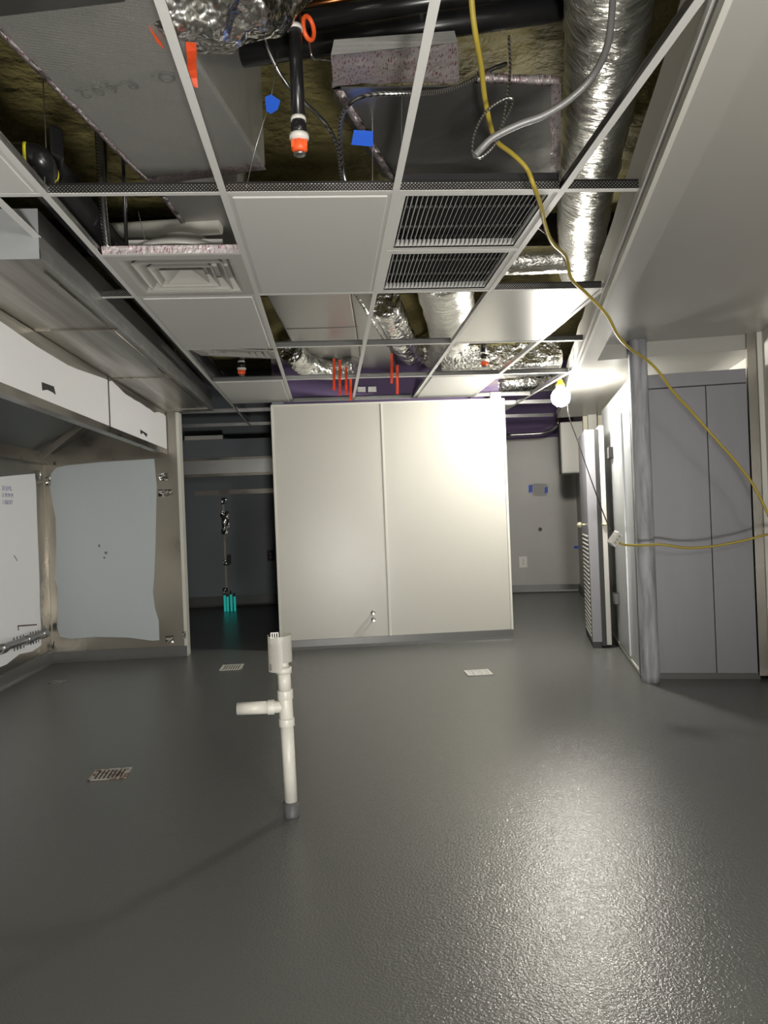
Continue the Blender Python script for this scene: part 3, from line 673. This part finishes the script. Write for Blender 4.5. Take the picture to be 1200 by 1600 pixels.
b = bm_(); lathe(b, [(.0,0),(.022,.0)], c0+Vector((-.2125,0,.002)), 16, 'x'); obj('branch_mouth', b, M['gasket'], t)
b = bm_(); tube(b, [sp(.55), sp(.64)], .0285, 24); obj('upper_pipe', b, M['plastic_white'], t)
b = bm_(); tube(b, [sp(.628), sp(.655)], .034, 24); tube(b, [sp(.655), sp(.69)], .022, 24); obj('reducer', b, M['plastic_white'], t)
# cut-open shroud on top: U shaped shell
b = bm_(); cs = sp(.74, -.012); n = 30
prof = []
for i in range(n+1):
    a = math.radians(-200 + 290*i/n) ; prof.append((math.cos(a)*.052, math.sin(a)*.046, a))
def zlo(i): return .680 if i/n > .42 else .640
out_b = [b.verts.new(cs+Vector((x, y, (zlo(i))-.74))) for i, (x, y, a) in enumerate(prof)]
out_t = [b.verts.new(cs+Vector((x, y, (.798+.004*math.sin(a))-.74))) for i, (x, y, a) in enumerate(prof)]
for i in range(n): b.faces.new((out_b[i], out_b[i+1], out_t[i+1], out_t[i]))
bmesh.ops.solidify(b, geom=b.faces[:], thickness=.004); sh = obj('shroud', b, M['shroud'], t)
b = bm_()
for k in range(4): 
    xx = cs.x-.035+k*.010; box(b, xx, xx+.0045, cs.y-.042, cs.y-.036, .79, .812)
box(b, cs.x-.035, cs.x-.0005, cs.y-.042, cs.y-.036, .811, .815); obj('comb_tabs', b, M['shroud'], sh)
b = bm_(); q = cs + Vector((-.040, -.034, -.065)); tube(b, [q, q+Vector((0,0,-.025))], .004, 6); obj('slot', b, M['inkgrey'], sh)

# ------------------------------------------------------------------ floor drains
def drain(cx, cy, w_, h_, rot, label, nb, mt, hole='gasket'):
    t = thing('floor_drain', label, 'floor drain', (cx, cy, 0), 'floor drains')
    cr, sr = math.cos(rot), math.sin(rot)
    def bx(bm, x0, x1, y0, y1, z0, z1):
        P = [(x0,y0),(x1,y0),(x1,y1),(x0,y1)]; P = [(cx+x*cr-y*sr, cy+x*sr+y*cr) for x, y in P]
        hexa(bm, [(*p_, z0) for p_ in P] + [(*p_, z1) for p_ in P])
    b = bm_(); bx(b, -w_/2, w_/2, -h_/2, h_/2, .0005, .0015); obj('sump', b, M[hole], t)
    b = bm_(); e = .012
    bx(b, -w_/2, w_/2, -h_/2, -h_/2+e, .001, .005); bx(b, -w_/2, w_/2, h_/2-e, h_/2, .001, .005); bx(b, -w_/2, -w_/2+e*1.4, -h_/2, h_/2, .001, .0052); bx(b, w_/2-e*1.4, w_/2, -h_/2, h_/2, .001, .0052)
    obj('frame', b, M[mt], t)
    for i in range(nb):
        b = bm_(); x = -w_/2 + (i+1)*w_/(nb+1); bx(b, x-.0048, x+.0048, -h_/2+e, h_/2-e, .0015, .0055); obj('grate_bar', b, M[mt], t)
    return t
drain(-1.20, 4.03, .19, .165, .05, 'rust-stained square floor drain grate, nearest the camera at left', 8, 'rust')
drain(-.915, 6.71, .19, .24, .0, 'clean white floor drain grate by the left opening', 8, 'trimwhite')
drain(1.14, 5.95, .20, .20, 0, 'pale taped-over floor drain in front of the centre wall', 2, 'trimwhite', 'paper')
drain(-2.33, 6.49, .13, .10, 0, 'faint small floor drain beside the left steel wall', 2, 'galvsheet', 'cove')

# ------------------------------------------------------------------ plenum: ducts
def duct(name, bot, h, label, tapes=(), cat='duct', mt='fsk', slope=0):
    bot = [Vector(p) for p in bot]; c = sum(bot, Vector())/len(bot)
    t = thing(name, label, cat, c)
    b = bm_(); prism(b, bot, (0,slope,h))
    o = obj('duct_body', b, M[mt], t, .012)
    for (i, j, w_) in tapes:      # tape strip along bottom edge i-j, wrapping the corner
        a_, c_ = bot[i], bot[j]; d = (c_-a_).normalized(); inn = Vector((-d.y, d.x, 0))
        if (c-a_).dot(inn) < 0: inn = -inn
        b = bm_(); n = 40; rows = []
        for k in range(n+1):
            q = a_.lerp(c_, k/n); j1 = .006*noise.noise(q*9); j2 = .004*noise.noise(q*17)
            rows.append([b.verts.new(q - inn*(.004+abs(j2)) + Vector((0,0,w_*.9+j1))), b.verts.new(q - inn*.005 + Vector((0,0,-.005+j2))), b.verts.new(q + inn*(w_+j1) + Vector((0,0,-.004+j2*.5)))])
        for k in range(n):
            for m_ in range(2): b.faces.new((rows[k][m_], rows[k+1][m_], rows[k+1][m_+1], rows[k][m_+1])).smooth = True
        bmesh.ops.solidify(b, geom=b.faces[:], thickness=.001)
        obj('tape_strip', b, M['tape'], t)
    return t
z1 = 2.75
d1 = duct('rectangular_duct', [pz(-70,-20,z1), pz(235,288,z1), pz(415,262,z1), pz(232,-20,z1)], .45, 'wide grey foil-wrapped duct crossing the upper left of the open ceiling', ((0,1,.016),(1,2,.06)))
q = pz(262,128,z1-.001); qx = pz(150,138,z1-.001)-q
txt('O.   R-6.0.2', .075, 'inkgrey', pz(268,112,z1-.004), pz(137,138,z1)-pz(268,112,z1), (pz(137,138,z1)-pz(268,112,z1)).cross(Vector((0,0,-1)))*-1, d1, 'printed_rating', .0008)
duct('rectangular_duct', [pz(252,305,2.86), pz(305,375,2.86), pz(392,395,2.86), pz(372,290,2.86)], .4, 'lower end of the foil duct seen beyond the nearest cross tee at left', ((0,1,.02),(1,2,.04)), mt='fsk')
# steel channel under the near end of the grey duct
b = bm_(); hexa(b, [pz(-60,-40,2.70), pz(210,-60,2.70), pz(198,4,2.70), pz(-60,34,2.70), pz(-60,-40,2.70)+Vector((0,0,.04)), pz(210,-60,2.70)+Vector((0,0,.04)), pz(198,4,2.70)+Vector((0,0,.04)), pz(-60,34,2.70)+Vector((0,0,.04))])
tag(obj('steel_channel', b, M['galv'], bevel=.004), 'galvanized channel crossing under the grey duct at the top left corner', 'channel')
z2 = 2.72
d2_ = duct('rectangular_duct', [pz(521,135,z2), pz(612,283,z2), pz(874,291,z2), pz(874,128,z2), pz(745,122,z2), pz(718,132,z2)], .2, 'dark foil duct over the return grilles, between sprinkler pipe and round flex duct', ((0,1,.025),(1,2,.05),(2,3,.03),(3,4,.02)), mt='fskdark', slope=.42)
# near sloping face of that duct, covered in printed tape
b = bm_(); A = [pz(521,133,z2), pz(718,130,z2)]; Bq = [py(517,86,2.20), py(715,66,2.26)]
n = 14; g = []
for i in range(n+1):
    for j in range(n+1):
        p0 = A[0].lerp(A[1], i/n); p1_ = Bq[0].lerp(Bq[1], i/n); q = p0.lerp(p1_, j/n); g.append(b.verts.new(q + Vector((0,0,.012*noise.noise(q*14)))))
for i in range(n):
    for j in range(n): b.faces.new((g[i*(n+1)+j], g[(i+1)*(n+1)+j], g[(i+1)*(n+1)+j+1], g[i*(n+1)+j+1])).smooth = True
bmesh.ops.solidify(b, geom=b.faces[:], thickness=.004)
obj('taped_slope', b, M['tape'], d2_)
b = bm_(); prism(b, [py(517,86,2.195), py(715,66,2.255), py(710,48,2.20), py(522,62,2.15)], (0,.05,.02)); obj('near_collar', b, M['fsk'], d2_)
# long pale duct beyond the tile
z3 = 2.73
d3 = duct('rectangular_duct', [pz(396,425,z3), pz(478,578,z3), pz(566,576,z3), pz(545,440,z3)], .35, 'pale smooth duct seen through the grid beyond the large blank tile', (), mt='galvsheet')
b = bm_(); prism(b, [pz(545,440,z3), pz(566,576,z3), pz(622,583,z3), pz(606,540,z3)], (0,0,.3)); obj('flared_side', b, M['galvsheet'], d3, .01)
b = bm_(); tube(b, [pz(553,455,z3-.01), pz(606,541,z3-.01)], .012, 8); obj('corner_bead', b, M['foil'], d3)
for yy, (xa, xb) in ((513, (447, 560)),):
    b = bm_(); tube(b, [pz(xa,yy+1,z3-.001), pz(xb,yy-2,z3-.001)], .003, 6); obj('sealed_seam', b, M['inkgrey'], d3)

# flexible foil ducts
def flex(pts, r, label, mt='flex', crump=.06, n=40, g='flexible foil ducts', freq=26):
    P = smooth_path(pts, 14); b = bm_()
    tube(b, P, r, n, rf=lambda d, a: 1 + .022*math.sin(d*freq*4+2*noise.noise(Vector((d*6, math.cos(a), math.sin(a))))) + crump*noise.noise(Vector((d*14, math.cos(a)*2.2, math.sin(a)*2.2))))
    return tag(obj('flexible_duct', b, M[mt]), label, 'flexible duct', g)
zf = 2.95
flex([pz(962,-150,zf), pz(955,-40,zf), pz(948,50,zf), pz(938,150,zf), pz(922,250,zf), pz(912,330,zf), pz(906,425,zf)], .142, 'long round foil duct hanging along the painted soffit at upper right')
flex([pz(740,408,2.9), pz(800,408,2.9), pz(880,405,2.9), pz(905,404,2.9)], .085, 'small foil duct joining the long round duct from the left beyond the grilles', crump=.03)
flex([pz(690,415,2.92), pz(697,460,2.92), pz(704,500,2.92), pz(702,528,2.92), pz(690,545,2.90), pz(675,552,2.88)], .20, 'fat foil flex duct curving down beyond the return grilles')
flex([pz(600,470,2.9), pz(628,530,2.86), pz(645,552,2.85), pz(668,545,2.9)], .12, 'crumpled foil elbow left of the fat flex duct', 'foil', .14)
flex([py(205,-90,2.2), py(270,-40,2.25), py(330,-30,2.3), py(400,-60,2.35), py(450,-130,2.4)], .185, 'crumpled silver foil bulge at the top edge, left of the sprinkler pipe', 'foil', .16)
flex([pz(455,548,2.70), pz(478,570,2.66), pz(520,576,2.66), pz(556,572,2.66)], .10, 'crumpled foil wrapped elbow beneath the pale duct by the orange ribbons', 'foil', .12)
b = bm_(); fbox(b, .95, 1.5, -1.5, -.42, 2.56, 2.80); tag(obj('foil_duct', b, M['foil'], bevel=.03), 'foil covered duct above the grid just left of the bulb', 'duct')
b = bm_(); P = [fr(2.3,-1.6,2.66), fr(2.3,-1.0,2.66), fr(2.3,-.42,2.66)]; tube(b, P, .12, 24); tag(obj('foil_duct', b, M['foil']), 'round foil duct above the grid, directly over and behind the bulb', 'duct')
# long dark round duct in the gap beside the enclosure
b = bm_(); tube(b, [(-1.03, 2.9, 2.66), (-1.03, 4.5, 2.66), (-1.03, 7.3, 2.64)], .085, 24); tag(obj('round_duct', b, M['black']), 'long black round duct in the gap right of the steel enclosure', 'duct')

# ------------------------------------------------------------------ plenum: pipes and sprinklers
def pipe(name, pts, r, mt, label, cat='pipe', g=None, n=16):
    b = bm_(); tube(b, pts, r, n); return tag(obj(name, b, M[mt]), label, cat, g)
pipe('sprinkler_main', [pz(330,92,3.06), pz(960,-2,3.06)], .046, 'black', 'thick black pipe crossing the top of the frame, lower of the pair')
pipe('sprinkler_main', [pz(330,52,3.08), pz(960,-42,3.08)], .034, 'black', 'thick black pipe crossing the top of the frame, upper of the pair')
pipe('copper_pipe', [pz(400,22,3.33), pz(600,-12,3.33)], .016, 'copper', 'short copper coloured pipe above the black sprinkler mains')
def sprinkler(p, ztop, r, label):
    t = thing('sprinkler_drop', label, 'sprinkler', p, 'fire sprinklers')
    x, y, z = p
    b = bm_(); tube(b, [(x,y,z+.10), (x,y,ztop)], r, 16); obj('drop_pipe', b, M['black'], t)
    b = bm_(); tube(b, [(x,y,z+.115), (x,y,z+.128)], r*1.12, 16); obj('thread_ring', b, M['shroud'], t)
    if ztop-z > .4: b = bm_(); tube(b, [(x,y,ztop-.10), (x,y,ztop-.085)], r*1.12, 16); obj('thread_ring', b, M['shroud'], t)
    b = bm_(); lathe(b, [(r*.9,.115),(r*1.15,.105),(r*1.15,.078),(r*.8,.072)], (x,y,z), 18); obj('reducer', b, M['black'], t)
    b = bm_(); lathe(b, [(r*.7,.072),(r*1.45,.070),(r*1.45,.056),(r*.7,.050)], (x,y,z), 18); obj('cap_collar', b, M['shroud'], t)
    b = bm_(); lathe(b, [(r*.8,.052),(r*1.15,.047),(r*1.2,.020),(r*.9,.014)], (x,y,z), 8)
    for s in (-1, 1): box(b, x+s*r*.9-.006, x+s*r*.9+.006, y-r*.9, y+r*.5, z+.022, z+.046)
    obj('orange_cap', b, M['orange'], t)
    b = bm_(); lathe(b, [(r*.35,.016),(r*.9,.008),(r*.9,.004),(r*.3,0)], (x,y,z), 14); obj('deflector', b, M['galv'], t)
p_ = pz(468.5, 244, 2.505); sprinkler(tuple(p_), 3.02, .0225, 'black sprinkler drop with orange cap hanging in the foreground')
p_ = pz(378, 588, 2.50); sprinkler(tuple(p_), 2.75, .026, 'small orange capped sprinkler behind the tilted diffuser at left')
p_ = pz(757, 574, 2.53); sprinkler(tuple(p_), 2.85, .026, 'orange capped sprinkler in front of the purple wall')
# hanger ring on main
b = bm_(); c0 = pz(482, 44, 2.96); n = 20
P = [c0 + Vector((.008*math.sin(i), .055*math.cos(2*math.pi*i/n)*.5, .055*math.sin(2*math.pi*i/n))) for i in range(n+1)]
P = [c0 + Vector((.018*math.cos(2*math.pi*i/n), .02*math.cos(2*math.pi*i/n), .038*math.sin(2*math.pi*i/n))) for i in range(n+1)]
tube(b, P, .008, 8, caps=False); tag(obj('pipe_clamp', b, M['orange']), 'orange clamp on the black main beside the sprinkler drop', 'pipe clamp')
b = bm_(); tube(b, smooth_path([c0+Vector((0,0,-.05)), c0+Vector((.01,0,-.10)), pz(500,92,2.98), pz(520,95,2.98)]), .004, 6); tag(obj('hanger_wire', b, M['galv']), 'short bright wire dangling below the orange clamp', 'wire', 'hanger wires')
b = bm_(); a_ = pz(657,-5,3.10); c_ = pz(659,40,3.05); hexa(b, [a_+Vector((-.012,0,0)), a_+Vector((.012,0,0)), a_+Vector((.012,.01,0)), a_+Vector((-.012,.01,0)), a_+Vector((-.012,0,.2)), a_+Vector((.012,0,.2)), a_+Vector((.012,.01,.2)), a_+Vector((-.012,.01,.2))])
tube(b, [a_, c_], .010, 6); tag(obj('hanger_strap', b, M['galv']), 'galvanized hanger strap over the black mains near the top centre', 'hanger')
# white pipe and conduits left
pipe('pvc_pipe', [pz(150,364,2.85), pz(345,352,2.85)], .045, 'plastic_white', 'white horizontal pipe above the grid left of the diffuser')
pipe('riser_pipe', [pz(160,300,2.75), pz(158,180,3.3)], .022, 'black', 'black vertical pipe behind the nearest cross tee at left')
b = bm_(); a_ = pz(168,392,2.50); tube(b, smooth_path([a_, a_+Vector((-.01,0,.15)), a_+Vector((-.015,0,.4)), a_+Vector((-.02,0,.6))]), .017, 10); tag(obj('metal_conduit', b, M['conduit']), 'bright spiral conduit standing left of the diffuser', 'conduit', 'spiral conduits')
b = bm_(); a_ = pz(198,392,2.50); tube(b, [a_, a_+Vector((0,0,.9))], .008, 8); tag(obj('threaded_rod', b, M['black']), 'thin dark rod above the near left corner of the diffuser', 'rod')
b = bm_(); tube(b, smooth_path([pz(148,392,2.52), pz(150,350,2.7), pz(140,330,2.85), pz(110,320,3.0)]), .03, 12); tag(obj('duct_hose', b, M['blackmatte']), 'dark ribbed hose curving up left of the bright spiral conduit', 'hose')
t = thing('black_pipe_elbow', 'black pipe elbow with yellow bands behind the far left tile', 'pipe', pz(70,290,2.56))
b = bm_(); P = smooth_path([pz(20,244,2.62), pz(55,246,2.62), pz(68,258,2.60), pz(72,296,2.56)]); tube(b, P, .045, 16); obj('pipe', b, M['black'], t)
b = bm_(); tube(b, [pz(38,244,2.62), pz(43,244.5,2.62)], .0475, 16); obj('yellow_band', b, M['yellowlabel'], t)
b = bm_(); tube(b, [pz(70,269,2.59), pz(70.5,275,2.585)], .0475, 16); obj('yellow_band', b, M['yellowlabel'], t)
b = bm_(); P = [pz(80,245,2.64), pz(98,262,2.64), pz(102,310,2.64)]; prism(b, [pz(78,242,2.66), pz(100,250,2.66), pz(103,330,2.66), pz(84,330,2.66)], (0,0,.12)); tag(obj('junction_box', b, M['black'], bevel=.012), 'dark metal box beside the yellow banded elbow', 'box')
# wires
def wire(pts, label, r=.0016, k=5):
    b = bm_(); tube(b, smooth_path(pts, k), r, 5); return tag(obj('hanger_wire', b, M['galv']), label, 'wire', 'hanger wires')
g1 = pz(71, 300, ZC+.04)
wire([py(67,120,g1.y), py(72,235,g1.y), py(69,260,g1.y), g1], 'twisted hanger wire holding the leftmost runner by its first joint', .0022)
g1 = pz(385,293,ZC+.02)
wire([py(434,80,g1.y-.1), py(424,150,g1.y-.1), py(412,190,g1.y-.05), py(397,240,g1.y), g1], 'slanting hanger wire carrying the left blue tape flag')
g1 = pz(582,293,ZC+.02)
wire([py(571,66,g1.y), py(580,140,g1.y), py(582,200,g1.y), g1], 'straight hanger wire beside the right blue tape flag')
g1 = pz(627,250,ZC+.02)
wire([py(629,56,g1.y+.02), py(628,150,g1.y+.02), g1], 'straight hanger wire down to the third runner')
g1 = pz(222,392,ZC+.03)
wire([py(216,330,g1.y), py(221,352,g1.y), py(226,372,g1.y), g1], 'short twisted wire above the diffuser')
g1 = pz(325,594,ZC+.02)
wire([py(314,560,g1.y), py(319,580,g1.y), g1], 'short wire at the left end of the tilted diffuser')
def flag(ps, Y, label):
    b = bm_(); prism(b, [py(*p, Y) for p in ps], (0,.0015,0)); return tag(obj('tape_flag', b, M['tape_blue']), label, 'tape', 'blue tape flags')
flag(((414,152),(424,147),(427,150),(438,157),(434,171),(423,178),(416,173)), 2.52, 'blue tape flag on the slanting wire left of the sprinkler drop')
flag(((553,203),(583,205),(583,229),(549,226)), 2.62, 'blue tape flag on the straight wire right of the sprinkler drop')

# spiral cables
def cable(pts, r, label, mt='conduit', cat='cable', g='metal clad cables', name='metal_clad_cable'):
    b = bm_(); tube(b, smooth_path(pts, 8), r, 8); return tag(obj(name, b, M[mt]), label, cat, g)
cable([pz(537,291,2.50), pz(533,268,2.56), pz(527,228,2.66), pz(508,192,2.75), pz(478,162,2.82), pz(447,130,2.88), pz(425,90,2.95), pz(405,35,3.05)], .0075, 'metal clad cable rising left behind the sprinkler drop')
cable([pz(541,291,2.50), pz(536,262,2.55), pz(531,215,2.60), pz(534,182,2.62), pz(550,160,2.62), pz(580,148,2.62), pz(635,146,2.62), pz(690,143,2.66), pz(728,130,2.70), pz(765,110,2.75), pz(790,100,2.8)], .0075, 'metal clad cable arching right under the taped duct face')
z = 2.58
cable([py(958,-30,2.05), py(956,20,2.05), py(948,75,2.06), py(925,120,2.07), py(890,155,2.10), py(850,180,2.12), py(810,195,2.14), py(772,214,2.16), py(752,232,2.17), py(742,243,2.17)], .0105, 'thick grey flexible cable looping in front of the foil flex duct', 'greycable')
cable([py(742,243,2.172), py(752,238,2.18), py(775,212,2.19), py(790,185,2.19), py(800,165,2.19), py(800,154,2.19), py(785,156,2.19), py(760,174,2.19), py(744,202,2.19), py(738,230,2.19), py(743,246,2.19), py(756,243,2.19), py(775,222,2.19), py(786,190,2.19), py(793,150,2.19), py(797,105,2.19), py(795,56,2.19)], .0042, 'thin bright coiled cable end hanging below the dark duct')

# yellow extension cord
YC = [py(735,-40,2.0), py(738,15,2.05), py(744,60,2.10), py(752,105,2.2), py(757,150,2.3), py(766,195,2.4), py(775,220,2.5), py(800,240,2.58), py(822,262,2.62), py(834,290,2.63), pz(846,325,2.452), pz(850,345,2.452), pz(862,378,2.453), pz(884,402,2.48), pz(893,436,ZC-.02), py(918,460,3.85), py(948,492,4.0), py(966,525,4.15), py(985,545,4.3), py(1010,562,4.45), py(1030,582,4.5), py(1052,612,4.55), py(1085,648,4.6), py(1120,688,4.6), py(1150,722,4.6), py(1175,755,4.6), py(1196,795,4.6), py(1215,840,4.6)]
YC2 = [py(1215,841,4.62), py(1235,832,4.72), py(1200,835,4.85), py(1160,845,4.92), py(1110,854,4.98), py(1070,856,5.02), py(1035,851,5.06), py(1000,852,5.12), py(975,851,5.18), py(966,847,5.2)]
cable(YC, .0085, 'yellow extension cord draped from the top of the frame across to the right wall', 'yellow', 'extension cord', 'yellow extension cord runs', 'extension_cord')
cable(YC2, .0085, 'yellow cord running back across the cooler panels to the white outlet block', 'yellow', 'extension cord', 'yellow extension cord runs', 'extension_cord')
cable([pz(836,352,2.50), pz(850,362,2.52), pz(866,378,2.5), pz(880,400,2.5), pz(892,432,2.48)], .006, 'black cord tangled with the yellow cord beyond the grilles', 'cord', 'cord', None, 'power_cable')
cable([BULB+Vector((0,0,.07)), BULB+Vector((.04,-.04,.05)), py(889,650,6.1), py(903,690,5.9), py(922,745,5.6), py(940,795,5.4), py(955,832,5.22)], .0045, 'thin dark cord slanting from the bulb down to the outlet block', 'cord', 'cord', None, 'power_cable')
# outlet block
c0 = py(961, 842, 5.2); t = thing('outlet_block', 'white three-way outlet block hanging beside the cooler', 'outlet block', c0)
Rm = Matrix.Rotation(math.radians(38), 4, 'Y') @ Matrix.Rotation(math.radians(20), 4, 'Z')
def rb(b, w_, d_, h_, o): 
    hexa(b, [c0 + Rm @ (Vector((sx*w_, sy*d_, sz*h_))+Vector(o)) for sz in (-1,1) for sx, sy in ((-1,-1),(1,-1),(1,1),(-1,1))])
b = bm_(); rb(b, .028, .026, .050, (0,0,0)); obj('housing', b, M['shroud'], t, .005)
for k in (-.026, .0, .026): 
    b = bm_(); rb(b, .012, .0015, .009, (.0,-.027,k)); obj('socket', b, M['paper'], t)

# hanging bulb
t = thing('work_lamp', 'bare lit work bulb hanging under the grid at upper right', 'lamp', BULB)
b = bm_(); lathe(b, [(.004,-.092),(.040,-.085),(.068,-.060),(.082,-.020),(.080,.015),(.062,.047),(.036,.066),(.024,.078)], BULB, 20); obj('bulb', b, M['bulb'], t)
b = bm_(); lathe(b, [(.024,.073),(.036,.070),(.040,.10),(.026,.12),(.02,.145)], BULB, 16); obj('socket', b, M['yellowlabel'], t)
b = bm_(); tube(b, smooth_path([BULB+Vector((0,0,.14)), BULB+Vector((.012,0,.17)), BULB+Vector((.005,0,.20))]), .004, 6); obj('hook', b, M['galv'], t)

# orange ribbons
def ribbon(x, ya, yb, Y, label, w_=.022, tilt=0):
    a_ = py(x, ya, Y); c_ = py(x+tilt, yb, Y); b = bm_(); n = 6; rows = []
    for i in range(n+1):
        q = a_.lerp(c_, i/n) + Vector((0, .008*math.sin(i*1.1), 0)); tw = .35*math.sin(i*.8+x)
        rows.append([b.verts.new(q+Vector((-w_/2*math.cos(tw), -w_/2*math.sin(tw), 0))), b.verts.new(q+Vector((w_/2*math.cos(tw), w_/2*math.sin(tw), 0)))])
    for i in range(n): b.faces.new((rows[i][0], rows[i][1], rows[i+1][1], rows[i+1][0]))
    bmesh.ops.solidify(b, geom=b.faces[:], thickness=.0008)
    return tag(obj('flagging_ribbon', b, M['ribbon']), label, 'ribbon', 'orange flagging ribbons')
for a in ((522,560,610,6.306,'orange ribbon, leftmost of the cluster left of the third runner'),(531,562,618,6.304,'orange ribbon, second from left in the cluster by the third runner'),(541,573,617,6.306,'orange ribbon, third from left in the cluster by the third runner'),
          (548,592,626,6.306,'orange ribbon touching the third runner beside the cluster'),(612,552,599,6.306,'long orange ribbon right of the third runner'),(621,570,616,6.306,'orange ribbon, rightmost one right of the third runner')):
    ribbon(*a)
ribbon(298, 66, 135, 2.2, 'bright orange ribbon hanging from the foil bulge at top left', .030, 3)
b = bm_(); prism(b, [pz(232,42,2.745), pz(252,68,2.745), pz(257,78,2.745), pz(245,66,2.745)], (0,0,.003)); tag(obj('red_tag', b, M['ribbon']), 'small red orange tag on the edge of the wide grey duct', 'tag')
# electrical boxes on the purple wall
for xx, l in ((565, 'dark electrical box on the purple wall, left of the pair'), (582, 'dark electrical box on the purple wall, right of the pair')):
    q = py(xx, 607, 7.55); b = bm_(); box(b, q.x-.045, q.x+.045, 7.60, 7.66, q.z-.03, q.z+.03); tag(obj('electrical_box', b, M['galvsheet'], bevel=.004), l, 'electrical box', 'electrical boxes on the purple wall')
